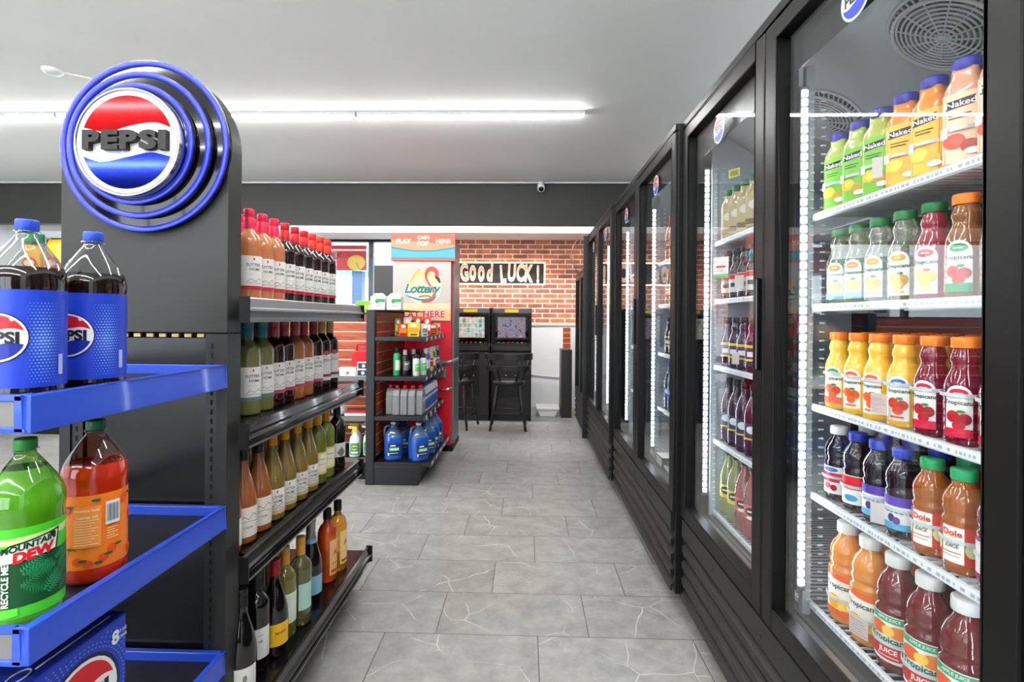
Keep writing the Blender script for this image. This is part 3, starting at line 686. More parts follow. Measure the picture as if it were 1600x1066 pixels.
def hoop(x, y, z, r, shelf_x):
    m = mat((226, 232, 236), .25, trans=.3)
    mb = MB(); n = 14
    P = [(x + r * math.cos(R(90 + 180 * i / n)), y + r * math.sin(R(90 + 180 * i / n))) for i in range(n + 1)]
    vs = []; fs = []
    for i, p in enumerate(P):
        vs += [(p[0], p[1], z - .0035), (p[0], p[1], z + .0035), (p[0] + .002 * (1 if True else 0), p[1], z + .0035), (p[0] + .002, p[1], z - .0035)]
    for i in range(n):
        a = i * 4; b = a + 4
        for k in range(4): fs.append([a + k, a + (k + 1) % 4, b + (k + 1) % 4, b + k])
    mb.add(vs, fs, m, False)
    mb.build('bottle_stop', COOL1)
COOL1 = [o for o in COL.objects if o.name.startswith('display_cooler')][0]
for si, sname, kinds, rows, ys in plan:
    z = SZ_A[si]; big = si == 0; r = .046 if big else .036
    for c, k in enumerate(kinds):
        for row in range(rows):
            kk = k
            if si == 2 and row >= 1 and c < 4: kk = 'orange'
            x = (.829 if not big else .834) + row * (.076 if not big else .092)
            y = ys[c] + random.uniform(-.002, .002) if row == 0 else ys[c] + random.uniform(-.004, .004)
            lab = '%s, %s from the post, %s, %s, nearest door' % (DESC[kk], ORD[c], ROWN[row], sname)
            if len(lab.split()) > 16: lab = '%s, %s from the post, %s, %s' % (DESC[kk], ORD[c], ROWN[row], sname)
            KJ[kk](x, y, z + .0005, R(-62) + random.uniform(-.12, .12), lab, 'juice bottle', 'juice on the %s of the nearest cooler' % sname)
        if si in (4, 2, 1, 0): hoop(x - (rows - 1) * (.076 if not big else .092), ys[c], z + {4: .075, 2: .094, 1: .063, 0: .062}[si], r + .001, .78)
# second door of the nearest cooler
YC2 = [2.128, 2.05, 1.972, 1.894, 1.816]
for si, sname, kinds, rows in ((4, 'top shelf', ['coffee'] * 5, 2), (3, 'second shelf', ['tea_dark'] * 5, 2), (2, 'middle shelf', ['purple_y'] * 5, 2), (1, 'fourth shelf', ['tall_purple'] * 5, 2), (0, 'bottom shelf', ['tall_lemon', 'tall_lemon', 'tall_pink', 'tall_pink', 'tall_pink'], 1)):
    for c, k in enumerate(kinds):
        for row in range(rows):
            lab = '%s, %s from the far wall, %s, %s, second door' % (DESC[k], ORD[c], ROWN[row], sname)
            if len(lab.split()) > 16: lab = '%s, %s from far wall, %s, %s, second door' % (DESC[k], ORD[c], ROWN[row].replace(' row', ''), sname)
            KJ[k](.832 + .077 * row, YC2[c], SZ_B[si] + .0005, R(-40), lab, 'drink bottle', 'drinks behind the second cooler door, %s' % sname)
# second and third coolers: the columns next to the door posts
for ci, (X, ym, nm) in enumerate(((.632, 2.93, 'second cooler'), (.632, 3.68, 'second cooler far door'), (.612, 4.42, 'third cooler'))):
    for si in range(5):
        k = (['water', 'water', 'purple_y', 'apple', 'sport'], ['water', 'tea_dark', 'purple_y', 'dark_red', 'cran'], ['water', 'dark_red', 'orange', 'apple', 'cran'])[ci][si]
        if ci == 0 and si == 0: continue
        sn = ['bottom shelf', 'fourth shelf', 'middle shelf', 'second shelf', 'top shelf'][si]
        for c in range(4 if ci == 0 else 3):
            KJ[k](X + .172, ym - .045 - .077 * c, SZ_B[si] + .0005, R(-40), '%s, %s from the post, %s, %s' % (DESC[k], ORD[c], sn, nm), 'drink bottle', 'drinks in the %s, %s' % (nm, sn))
# cards and tags
def card(x, y, z, w_, h, shapes, label, tilt=0, rz=-90, cat='price tag', name='price_tag', bg=None):
    mb = MB(); mb.box(-w_ / 2, w_ / 2, 0, .0008, -h / 2, h / 2, mat(bg, .5) if bg else mat((236, 226, 224), .4, trans=.45)); decal(mb, shapes)
    o = mb.build(name, label=label, cat=cat); o.location = (x, y, z); o.rotation_euler = (0, R(tilt), R(rz)); return o
LN = lambda w_, h, n, c: [('rect', -w_ * .42, -h * .4 + i * h * .8 / n, w_ * (.42 - (i % 3) * .08), -h * .4 + i * h * .8 / n + h * .3 / n, c) for i in range(n)]
card(.772, 1.148, 1.08, .036, .045, LN(.036, .045, 6, (206, 170, 168)), 'pale paper tag hanging before blue-badged orange juice', rz=-70)
card(.772, 1.21, .556, .045, .045, LN(.045, .045, 6, (190, 170, 170)), 'pale paper tag tilted before large orange juice bottle', rz=-70)
card(.776, 1.155, .838, .026, .045, [], 'folded white tag hanging before grape juice bottle', rz=-45)
card(.772, 1.158, 1.60, .02, .045, [], 'clear white tag hanging before orange smoothie bottle', rz=-50)
card(.786, 1.98, 1.82, .05, .032, [('rect', -.018, -.01, .018, .01, (120, 120, 50))], 'small yellow price card above the coffee bottles', bg=(206, 206, 60), rz=-60)
card(.776, 2.08, 1.47, .065, .085, [('rect', -.0325, -.0425, .0325, -.025, (120, 190, 130)), ('rect', -.02, .0, .02, .008, (210, 60, 60)), ('rect', -.016, -.014, .012, -.01, (230, 150, 150))], 'white rectangle with red print before the dark tea bottles', rz=-50, bg=(238, 238, 236), cat='card', name='white_panel')  # white rectangle with red and green marks, set before the bottles
card(.776, 1.90, 1.40, .035, .05, [], 'white tag hanging from the second shelf of tea', rz=-50)
card(.776, 1.93, 1.12, .028, .045, [], 'white tag hanging before the purple drinks', rz=-50)
o = thing('product_box', 'small black and white carton on the second cooler floor', 'box', (.78, 2.86, .443))
MB().box(-.04, .04, -.06, .06, 0, .07, mat((30, 30, 30), .5)).build('carton', o, bevel=.002)
MB().box(-.042, -.0402, -.05, .05, .02, .06, mat((220, 214, 200), .5)).box(-.0405, .04, -.06, .06, .0702, .071, WHITE).build('print', o)

# ================================================================== END DISPLAY WITH ROUND SIGN
CX, CW = -1.034, .231; DX = -1.022
YP = 1.365
EB = mat((46, 47, 46), .4, noise=.05, nscale=3, ior=1.35)
EBD = mat((15, 15, 16), .22, noise=.08, nscale=3)
disp = thing('display_rack', 'dark end display with big round sign and blue trays', 'display rack', (0, 0, 0))
zc = 1.712
arc = [(CX + CW, 1.215), (CX + CW, zc)] + [(CX + CW * math.cos(R(a)), zc + CW * math.sin(R(a))) for a in range(6, 175, 6)] + [(CX - CW, zc), (CX - CW, 1.215)]
MB().prism(arc, 'y', YP, YP + .065, EB).build('header_panel', disp, bevel=.002)
MB().box(CX - CW + .045, CX + CW - .045, YP + .012, YP + .03, .02, 1.20, EBD).build('back_panel', disp)
for s in (-1, 1):
    x0 = CX + s * CW; u = MB().box(x0, x0 - s * .03, YP, YP + .065, 0, 1.212, EB)
    u.box(x0 - s * .03, x0 - s * .062, YP + .004, YP + .04, 0, 1.212, mat((32, 33, 34), .35))
    up = u.build('upright', disp)
    sl = MB(); z = .08
    while z < 1.18: sl.box(x0 - s * .042, x0 - s * .047, YP + .0028, YP + .006, z, z + .014, mat((6, 6, 6), .8)); z += .0254
    sl.build('slot_row', up)
mb = MB(); x = CX - CW + .06
while x < CX + CW - .07: mb.box(x, x + .018, YP + .006, YP + .011, 1.203, 1.212, mat((196, 176, 120), .5)); x += .035
mb.build('slot_trim', disp)
MB().box(CX - CW, CX + CW, YP - .02, YP + .065, 0, .1, EBD).build('base', disp)
# nested discs
prevy = YP
for i, (r, y0, y1) in enumerate(((.2285, YP - .001, YP - .022), (.193, YP - .022, YP - .041), (.158, YP - .041, YP - .059))):
    Mx = Matrix.Translation((DX, y0, zc - .003 * i)) @ Matrix.Rotation(R(90), 4, 'X'); h = y0 - y1
    d = MB().lathe([(r - .0005, 0), (r - .0005, h - .006), (r - .007, h - .004), (.001, h - .004)], mat((9, 8, 8), .1, coat=.4), 72, caps=False).xf(Mx).build('sign_disc', disp)
    MB().lathe([(r, h - .006), (r, h - .001), (r - .0015, h), (r - .013, h), (r - .015, h - .004)], mat((28, 48, 190), .3, coat=.25), 72, caps=False).xf(Mx).build('rim', d, label='glossy blue rim')
zl = zc - .009; YL = YP - .066
ring = MB().lathe([(.139, -.012), (.139, .012), (.1375, .014), (.134, .014), (.133, .011)], CHROME, 72, caps=False).xf(Matrix.Translation((DX, YL, zl)) @ Matrix.Rotation(R(90), 4, 'X')).build('logo_bezel', disp)
face = MB().lathe([(.001, .0105), (.134, .0105), (.134, 0)], mat((226, 227, 229), .55), 72, caps=False).xf(Matrix.Translation((DX, YL, zl)) @ Matrix.Rotation(R(90), 4, 'X'))
decal(face, roundel(0, 0, .136, word=False, outline=False, red=mat((168, 8, 12), .07, metal=.85), blue=mat((16, 34, 140), .07, metal=.85), white=mat((226, 227, 229), .55)), pos=(DX, YL - .0106, zl), rough=.1)
lf = face.build('logo_face', disp, recalc=False)
# raised dark letters, one mesh each
vs_ = 0
xcur = -.1035
for ch, wd in zip('PEPSI', (.048, .046, .048, .049, .023)):
    v, f = text_geo(ch, .062, bold=.055, width=1.02)
    w0 = max(p[0] for p in v) - min(p[0] for p in v)
    n = len(v); lm = MB(); cx = xcur + wd / 2; xcur += wd + .0015; sc = (wd - .003) / w0
    yb, yf = YL - .0112, YL - .026
    P0 = [(DX - .004 + cx + p[0] * sc, yb, zl + .002 + p[1]) for p in v]; P1 = [(q[0], yf, q[2]) for q in P0]
    ec = {}
    for q in f:
        for a, b in zip(q, q[1:] + q[:1]): ec[(min(a, b), max(a, b))] = ec.get((min(a, b), max(a, b)), 0) + 1
    bnd = [e for e, c in ec.items() if c == 1]
    LM = mat((20, 18, 17), .6)
    lm.add(P0 + P1, [[i + n for i in q] for q in f] + [[a, b, b + n, a + n] for a, b in bnd], LM)
    lm.build('letter', lf)
# blue trays
def tray(zt, label=None):
    x0, x1, y0, y1 = CX - CW - .02, -.80, .812, YP - .003; h = .063
    t = MB()
    t.box(x1 - .012, x1, y0, y1, zt - h, zt, BLUE).box(x0, x0 + .012, y0, y1, zt - h, zt, BLUE).box(x0, x1, y1 - .012, y1, zt - h, zt, BLUE)
    t.box(x0 + .012, x1 - .012, y0, y0 + .012, zt - .012, zt, BLUE).box(x0 + .012, x1 - .012, y0, y0 + .012, zt - h, zt - h + .01, BLUE).box(x1 - .03, x1 - .012, y0, y0 + .012, zt - h, zt, BLUE)
    tr = t.build('shelf_tray', disp, bevel=.0025)
    MB().box(x0 + .012, x1 - .012, y0 + .012, y1 - .012, zt - .03, zt - .024, mat((24, 24, 27), .5, noise=.3, nscale=40)).build('tray_floor', tr)
    MB().box(x0 + .012, x1 - .03, y0 + .003, y0 + .008, zt - h + .01, zt - .012, mat((120, 120, 116), .4)).build('price_rail', tr)
    for s in (-1, 1):
        xb = (x1 - .02) if s > 0 else x0 + .02
    return tr
for zt in (1.13, .752, .362): tray(zt)

# ---- two litre bottles
def soda(liq, capc, art, fill=.212, see=0, seg=40, grip=None, tint=None):
    def make():
        o = thing('soda_bottle', 'x', 'bottle')
        LQ = liquid(liq, see) if see else mat(liq, .08, coat=.6)
        P = [(.036, 0), (.05, .004), (.054, .012), (.0545, .026), (.0538, .03), (.0538, .196), (.0548, .202), (.0548, .212), (.0535, .222), (.050, .234), (.042, .25), (.0305, .268), (.021, .282), (.0155, .29), (.0148, .295)]
        ms = [LQ if (P[i][1] + P[i + 1][1]) / 2 < fill else (tint or PLAST) for i in range(len(P) - 1)]
        MB().lathe(P, LQ, seg, ms=ms, caps=True).build('bottle_body', o)
        zf = max(p[1] for p in P if p[1] < fill + .01); rf = [p[0] for p in P if p[1] == zf][0]
        MB().lathe([(rf * .985, zf - .002), (.001, zf - .002)], LQ, seg, caps=False).build('liquid_surface', o)
        MB().lathe([(.0185, .2955), (.0185, .298), (.0148, .2985)], PLAST, 28, caps=False).build('neck_ring', o)
        cap_geo(.0162, .019, capc, .2985).build('cap', o)
        m = MB(); decal(m, art, .0542, lift=.0002); m.build('label', o, recalc=False)
        return o
    return Kind(make)
PB = (28, 62, 190)
def dotfield(n, u0, u1, z0, z1):
    out = []
    rows = 26
    for j in range(rows):
        for i in range(int((u1 - u0) / .0048)):
            u = u0 + i * .0048 + (j % 2) * .0024; z = z0 + (z1 - z0) * j / rows
            q = max(0, math.cos((abs(u) - .06) * 55)) * (1 - abs((j / rows) - .5) * 1.1)
            r = .0024 * q
            if r > .0004: out.append((u, z, r))
    return out
LBW = math.pi * .0542
pepsi_art = [('rect', -LBW, .031, LBW, .195, PB)] + [('dots', dotfield(0, .03, LBW - .03, .04, .178), (120, 164, 240)), ('dots', dotfield(0, -LBW + .02, -.035, .04, .178), (108, 150, 232))] + \
    [('rect', .083, .05, .092, .085, (160, 176, 224))] + roundel(0, .115, .042, red=(206, 20, 34), blue=(20, 40, 150), tsz=.62, rim=(16, 22, 60))
PEPSI = soda((22, 10, 8), (36, 70, 190), pepsi_art, fill=.238)
PEPSI(-.860, 1.0, 1.107, R(0), 'cola bottle with blue label, right of the front one on the top tray', 'soda bottle', 'two litre cola bottles')
PEPSI(-.868, .872, 1.107, R(5), 'cola bottle with blue label, nearest the left edge of the photo', 'soda bottle', 'two litre cola bottles')
PEPSI(-.857, 1.125, 1.107, R(4), 'cola bottle with blue label, hidden behind on the top tray', 'soda bottle', 'two litre cola bottles') if False else None
STARRY = soda((150, 205, 120), (28, 128, 70), [('rect', -LBW, .034, LBW, .183, (60, 160, 70))], fill=.225, see=.3)
STARRY(-1.0, 1.02, 1.107, R(20), 'pale green soda bottle with green cap behind the front cola', 'soda bottle', None)
leafc = (20, 84, 52)
def leaves():
    out = []
    for i in range(7):
        u, z, a = random.uniform(-.01, .055), random.uniform(.06, .12), random.uniform(-40, 60)
        for k in range(-4, 5):
            c = math.cos(R(a)); s_ = math.sin(R(a)); L = .016 - abs(k) * .0025
            bx, bz = u + k * .004 * c, z + k * .004 * s_
            out.append([(bx, bz), (bx + L * math.cos(R(a + 55)), bz + L * math.sin(R(a + 55))), (bx + .003 * c, bz + .003 * s_)])
            out.append([(bx, bz), (bx + L * math.cos(R(a - 55)), bz + L * math.sin(R(a - 55))), (bx + .003 * c, bz + .003 * s_)])
    return out
dew_art = [('rect', -LBW, .03, LBW, .178, (70, 196, 40)), ('poly', [(-.08, .15), (LBW, .158), (LBW, .172), (-.08, .16)], (200, 226, 150)), ('rect', -.06, .048, .09, .128, (8, 74, 36)),
           ('polys', leaves(), (34, 150, 100)), ('polys', leaves(), (24, 120, 70)),
           ('poly', [(-.045, .118), (.032, .128), (.036, .165), (.024, .162), (-.03, .152), (-.047, .14)], (16, 40, 24)), ('poly', [(-.042, .121), (.029, .13), (.033, .161), (.022, .159), (-.03, .149), (-.044, .139)], (222, 230, 220)),
           T('MOUNTAIN', -.006, .148, .0135, (14, 60, 34), rot=9, bold=.05, shear=.2), T('DEW', .0, .133, .0225, (206, 26, 36), rot=8, bold=.06, shear=.2),
           T('REFRESH THEN', -.046, .086, .0095, (230, 240, 226), rot=90, bold=.02), T('RECYCLE ME', -.036, .086, .0125, (236, 244, 232), rot=90, bold=.03),
           ('poly', [(-.06, .03), (-.02, .036), (-.02, .048), (-.06, .046)], (90, 214, 50)), ('line', [(.06, .07), (.064, .17)], .004, (120, 206, 190))]
DEW = soda((92, 176, 24), (40, 140, 60), dew_art, fill=.262, see=.25, tint=film((190, 225, 150), .07, 2.5))
DEW(-.866, .87, .729, R(58), 'bright green soda bottle on the middle tray', 'soda bottle', None)
fr = [('ell', u, z, .0085, .0085, (236, 84, 30)) for u, z in ((-.03, .05), (-.012, .043), (.012, .052), (.026, .066), (-.052, .07), (-.05, .15), (.05, .16), (.07, .05), (.075, .12))]
lv = [('ell', u, z, .007, .0028, (36, 96, 52)) for u, z in ((-.02, .052), (.004, .045), (.02, .058), (-.042, .157), (-.042, .076), (0, .168), (.036, .072), (.06, .168))]
org_art = [('rect', -LBW, .034, LBW, .178, (244, 128, 32))] + fr + lv + [('rect', -.034, .078, .008, .158, (246, 150, 62)), ('rect', .014, .116, .038, .162, (228, 232, 236))] + \
    [('polys', [[(.016 + i * .0022, .122), (.0168 + i * .0022 + (i % 3) * .0004, .122), (.0168 + i * .0022 + (i % 3) * .0004, .156), (.016 + i * .0022, .156)] for i in range(9)], (60, 90, 110))] + \
    [T('Nutrition Facts', -.013, .15, .0058, (250, 230, 206), bold=.03), T('Calories 160', -.013, .137, .0062, (250, 230, 206), bold=.03)] + \
    [('polys', [[(-.032, .13 - i * .0052), (.004 - (i % 3) * .005, .13 - i * .0052), (.004 - (i % 3) * .005, .1315 - i * .0052), (-.032, .1315 - i * .0052)] for i in range(10)], (250, 214, 176))] + \
    [('polys', [[(.016, .108 - i * .005), (.034 - (i % 2) * .006, .108 - i * .005), (.034 - (i % 2) * .006, .1095 - i * .005), (.016, .1095 - i * .005)] for i in range(5)], (250, 214, 176))]
ORG = soda((222, 52, 12), (28, 112, 62), org_art, fill=.235, see=.2, tint=film((250, 214, 190), .07, 2.5))
ORG(-.878, 1.03, .729, R(42), 'orange soda bottle with orange fruit label on the middle tray', 'soda bottle', None)
# carton of cans
o = thing('can_carton', 'blue carton of eight cola cans on the lowest tray', 'carton', (-.83, 1.055, .345))
mb = MB().box(-.2, 0, -.31, 0, 0, .295, mat((26, 62, 188), .35))
mb.build('box', o, bevel=.004)
art = [('ell', -.11, .175, .092, .092, (14, 22, 70))] + roundel(-.11, .175, .088, outline=False, blue=(20, 44, 160)) + [('dots', [(-.11 + rr * math.cos(a * .09), .175 + rr * math.sin(a * .09), .0017) for rr in (.1, .108, .116, .124, .132) for a in range(70) if -.3 < -.11 + rr * math.cos(a * .09) < -.008 and .01 < .175 + rr * math.sin(a * .09) < .285], (120, 160, 236)),
      T('8', -.032, .262, .036, (236, 240, 250), bold=.04), T('12 OZ', -.014, .268, .008, (236, 240, 250), bold=.02), T('CANS', -.014, .256, .008, (236, 240, 250), bold=.02)]
mb = MB(); decal(mb, art); mb.xf(Matrix.Translation((.0005, 0, 0)) @ Matrix.Rotation(R(90), 4, 'Z')).build('side_print', o, recalc=False)
mb = MB().box(-.2, 0, -.31, 0, .2955, .2962, mat((18, 38, 140), .4)); 
mb.tube([(-.02, -.02, .297), (-.02, -.18, .297)], .0015, mat((200, 206, 220), .4), 5); mb.build('top_flap', o)
MB().tube([(-.03 + .012 * math.cos(R(a)), -.2 + .02 * math.sin(R(a)), .2975) for a in range(0, 360, 20)], .0015, mat((200, 206, 220), .4), 5, closed=True).build('finger_hole', o)

# ================================================================== WINE GONDOLA
wg = thing('wine_shelving', 'black metal shelving of wine behind the round sign display', 'shelving')
WX0, WX1, WY0, WY1 = -1.205, -.79, 1.435, 2.36
MB().box(WX0 - .02, WX0, WY0, WY1, 0, 1.36, mat((50, 50, 50), .45)).build('back_panel', wg)
for y in (WY0, WY1 - .03): MB().box(WX0, WX0 + .025, y, y + .03, 0, 1.38, BLACKM).build('upright', wg)
MB().box(WX0, WX1, WY0, WY1, 0, .15, mat((22, 22, 22), .4)).build('base_kick', wg, bevel=.003)
RAIL = mat((132, 134, 136), .32, metal=.35); RAILD = mat((14, 15, 16), .14, coat=.6); DECK = mat((7, 7, 8), .2)
def wshelf(z, xf_, rm, deck=False):
    s_ = MB().box(WX0, xf_ - .012, WY0 + .004, WY1 - .004, z - .012, z, DECK)
    sh = s_.build('shelf', wg)
    pr = [(xf_ - .012, z + .012), (xf_ - .006, z + .016), (xf_, z + .012), (xf_ + .004, z - .012), (xf_ + .012, z - .016), (xf_ + .014, z - .022), (xf_ + .003, z - .028), (xf_ + .0, z - .04), (xf_ + .012, z - .046), (xf_ + .010, z - .054), (xf_ - .012, z - .054)]
    MB().prism(pr[::-1], 'y', 1.382, WY1 + .004, rm).build('price_rail', sh)
    MB().box(xf_ - .013, xf_ + .0145, 1.376, 1.382, z - .055, z + .017, BLACKM).build('end_cap', sh)
    MB().box(xf_ - .014, xf_ + .015, WY1 + .004, WY1 + .012, z - .056, z + .018, BLACKM).build('end_cap', sh, bevel=.002)
    if not deck:
        g = MB(); y = WY0 + .02
        while y < WY1 - .02: g.box(xf_ - .035, xf_ - .02, y, y + .006, z, z + .002, mat((90, 92, 94), .3, metal=.6)); y += .0127
        g.build('perforation_row', sh)
        MB().prism([(WX0 + .02, z - .013), (WX0 + .02, z - .06), (xf_ - .06, z - .013)], 'y', WY0 + .006, WY0 + .01, BLACKM).prism([(WX0 + .02, z - .013), (WX0 + .02, z - .06), (xf_ - .06, z - .013)], 'y', WY1 - .01, WY1 - .006, BLACKM).build('bracket', sh)
WS = (.185, .588, .952, 1.298)
wshelf(WS[3], -.765, RAIL); wshelf(WS[2], -.765, RAILD); wshelf(WS[1], -.762, RAILD); wshelf(WS[0], -.718, RAILD, True)

def wine(style, glass, foil, art, see=0, fillz=None, thin=False, name='wine_bottle', seg=24):
    def make():
        o = thing(name, 'x', 'bottle')
        G = liquid(glass, see, .05) if see else mat(glass, .07, coat=.7)
        if style == 'bordeaux':
            P = [(.034, 0), (.0372, .004), (.0375, .01), (.0375, .188), (.0362, .2), (.031, .213), (.022, .224), (.0165, .231), (.0148, .238), (.0145, .29)]; Rd = .0377; cz, ch, cr = .238, .062, .0158
        elif style == 'burgundy':
            P = [(.037, 0), (.0405, .004), (.041, .01), (.041, .115), (.0395, .135), (.035, .16), (.028, .186), (.021, .208), (.0165, .226), (.0148, .244), (.0145, .29)]; Rd = .0412; cz, ch, cr = .246, .052, .0158
        elif style == 'prosecco':
            P = [(.038, 0), (.0425, .005), (.043, .012), (.043, .11), (.041, .14), (.035, .168), (.026, .2), (.019, .225), (.016, .25), (.016, .3)]; Rd = .0432; cz, ch, cr = .222, .085, .0
        elif style == 'flask':
            P = [(.034, 0), (.038, .005), (.0385, .012), (.0385, .18), (.0375, .196), (.033, .212), (.025, .224), (.017, .232), (.0145, .24), (.0145, .26)]; Rd = .0387; cz, ch, cr = .25, .042, .0165
        MB().lathe(P, G, seg).build('bottle_body', o)
        if style == 'prosecco':
            MB().lathe([(.0215, .222), (.0185, .236), (.0168, .252), (.0168, .288), (.0185, .292), (.0185, .304), (.012, .309), (.0001, .309)], mat(foil, .3, metal=.7), seg, caps=False).build('foil', o)
            MB().lathe([(.0225, .216), (.0205, .232)], mat((110, 170, 210), .4), seg, caps=False).build('neck_band', o)
        else:
            m = mat(foil, .42); q = .0022 if thin else 0
            MB().lathe([(cr - q, cz), (cr, cz + .001), (cr, cz + .034), (cr - .0006, cz + .035), (cr, cz + .036), (cr, cz + ch - .004), (cr - .001, cz + ch - .001), (cr - .004, cz + ch), (.0001, cz + ch)], m, seg, caps=False).build('capsule', o)
        if art:
            m = MB(); decal(m, art, Rd); m.build('label', o, recalc=False)
        return o
    return Kind(make)
INK = (70, 68, 66)
def sutter(stripe, h0=.045, h1=.15, w_=.05):
    return [('rect', -w_, h0, w_, h1, (236, 235, 231)), ('rect', -w_, h0, w_, h0 + .012, stripe), T('SUTTER', 0, h1 - .028, .0125, INK, bold=.01), T('HOME', .004, h1 - .042, .0115, INK, bold=.01),
            ('ell', 0, h1 - .01, .0022, .0042, (180, 40, 50)), ('rect', -.018, h1 - .058, .018, h1 - .0572, (180, 178, 174)), ('line', [(-.02, h0 + .024), (-.008, h0 + .034), (.004, h0 + .026), (.016, h0 + .036), (.026, h0 + .028)], .0014, INK),
            ('line', [(-.022, h0 + .02), (0, h0 + .022), (.024, h0 + .019)], .001, INK), ('rect', -.024, h0 + .016, .024, h0 + .0166, (170, 168, 164))]
plain = lambda c, h0, h1, w_=.03: [('rect', -w_, h0, w_, h1, c)]
KW = {
 'rose': wine('bordeaux', (222, 140, 88), (236, 36, 84), sutter((196, 40, 60)), .18),
 'red': wine('bordeaux', (26, 10, 12), (196, 24, 34), sutter((190, 30, 60)), 0),
 'red2': wine('bordeaux', (30, 10, 12), (214, 42, 28), sutter((190, 30, 60)), 0),
 'teal': wine('bordeaux', (160, 160, 96), (56, 136, 144), sutter((90, 130, 130)), .3),
 'mauve': wine('bordeaux', (40, 12, 14), (184, 78, 94), sutter((170, 70, 90)), 0),
 'amber': wine('bordeaux', (230, 140, 72), (190, 80, 96), sutter((176, 70, 90), w_=.035), .3),
 'gold': wine('bordeaux', (18, 12, 12), (224, 192, 120), [('rect', -.045, .04, .045, .15, (222, 222, 220)), ('ell', 0, .156, .014, .01, (150, 34, 40)), ('ell', 0, .156, .011, .0072, (190, 90, 90)), ('rect', -.025, .12, .025, .1215, INK), T('Sutter Home', 0, .128, .009, INK), ('rect', -.045, .055, .045, .066, (140, 50, 70))], 0, thin=True),
 'chard': wine('burgundy', (176, 148, 66), (255, 172, 16), sutter((216, 180, 130), .022, .106), .28),
 'blackcap': wine('burgundy', (196, 116, 60), (20, 20, 22), [('rect', -.05, .022, .05, .11, (230, 226, 216)), ('line', [(-.03, .07), (-.012, .084), (0, .074), (.014, .09), (.03, .08)], .002, INK), T('CREEK', 0, .05, .01, INK), ('line', [(-.03, .066), (.0, .069), (.03, .064)], .001, INK)], .25),
 'redliq': wine('burgundy', (176, 30, 34), (20, 20, 22), [('rect', -.05, .022, .05, .1, (232, 230, 224)), T('CELLARS', 0, .07, .01, INK)], .2),
 'sauv': wine('bordeaux', (150, 164, 64), (255, 178, 20), [('rect', -.04, .04, .04, .13, (226, 206, 120)), ('rect', -.028, .05, .028, .122, (240, 236, 214)), ('rect', -.02, .1, .02, .102, INK), ('rect', -.016, .08, .016, .0812, INK)], .3),
 'darktag': wine('bordeaux', (18, 16, 14), (24, 24, 26), [('rect', -.03, .06, .03, .12, (222, 220, 216)), ('poly', [(0, .056), (.02, .08), (0, .104), (-.02, .08)], (120, 118, 116))], 0),
 'darkwhite': wine('bordeaux', (14, 12, 14), (20, 20, 24), [('rect', -.034, .04, .034, .132, (226, 226, 224)), ('rect', -.01, .11, .01, .1115, INK), ('rect', -.006, .09, .006, .096, (150, 150, 150))], 0),
 'darkleft': wine('burgundy', (14, 12, 14), (20, 20, 24), [('rect', -.035, .02, .035, .09, (226, 226, 222)), ('ell', .0, .06, .006, .01, (120, 140, 110))], 0),
 'yellowlab': wine('burgundy', (14, 11, 12), (150, 24, 34), [('rect', -.032, .035, .032, .105, (240, 186, 34)), T('MARK', 0, .076, .013, (120, 84, 20), bold=.02)], 0),
 'goldwine': wine('bordeaux', (206, 192, 100), (210, 148, 56), plain((222, 232, 216), .05, .15), .45),
 'palewine': wine('bordeaux', (206, 200, 130), (210, 148, 56), plain((176, 214, 200), .055, .145, .026), .5),
 'prosecco': wine('prosecco', (16, 14, 14), (160, 160, 156), plain((134, 188, 212), .03, .1, .03), 0),
 'spirit': wine('flask', (240, 100, 22), (18, 18, 20), [('rect', -.026, .03, .026, .17, (240, 190, 120)), ('rect', -.02, .04, .02, .05, (176, 60, 30)), T('A', 0, .12, .03, (190, 80, 30), bold=.03), ('rect', -.018, .075, .018, .078, (176, 90, 40))], .35, name='liqueur_bottle'),
 'spirit2': wine('flask', (246, 170, 40), (18, 18, 20), [('rect', -.026, .03, .026, .17, (244, 206, 130)), ('rect', -.02, .04, .02, .05, (176, 60, 30)), T('A', 0, .12, .03, (190, 80, 30), bold=.03)], .4, name='liqueur_bottle'),
 'greenb': wine('bordeaux', (90, 130, 40), (214, 160, 60), plain((120, 170, 110), .05, .12), .35),
}
WD = {'rose': 'pink-capped rosé wine', 'red': 'crimson-capped red wine', 'red2': 'orange-red-capped red wine', 'teal': 'teal-capped white wine', 'mauve': 'mauve-capped red wine', 'amber': 'mauve-capped amber rosé wine', 'gold': 'gold-capped red wine with oval emblem',
      'chard': 'yellow-capped chardonnay', 'blackcap': 'black-capped amber wine', 'redliq': 'black-capped red wine', 'sauv': 'yellow-capped green wine with yellow label', 'darktag': 'dark wine with diamond label'}
WR = R(52)
def put(k, x, y, z, lab, rot=WR, group=None, sc=1.0):
    o = KW[k](x, y, z + .0005, rot + random.uniform(-.05, .05), lab, 'wine bottle', group); o.scale = (sc, sc, sc); return o
yy = [1.60 + .08 * i for i in range(9)]
for sname, sz, seq, ys in (('top', 3, ['rose', 'rose', 'rose', 'red', 'red', 'red', 'red2', 'red2', 'red2'], yy),
                      ('second', 2, ['teal', 'teal', 'mauve', 'mauve', 'amber', 'amber', 'mauve', 'gold', 'gold'], [1.60, 1.685, 1.765, 1.842, 1.925, 2.008, 2.1, 2.185, 2.275])):
    for row in range(3 if sz == 3 else 2):
        for i, k in enumerate(seq):
            kk = k
            put(kk, -.875 - .08 * row, ys[i] + (.008 * row), WS[sz], '%s, %s from the sign pillar, %s, %s wine shelf' % (WD[kk], ORD[i], ROWN[row], sname), group='wine bottles on the %s shelf, %s' % (sname, ROWN[row]))
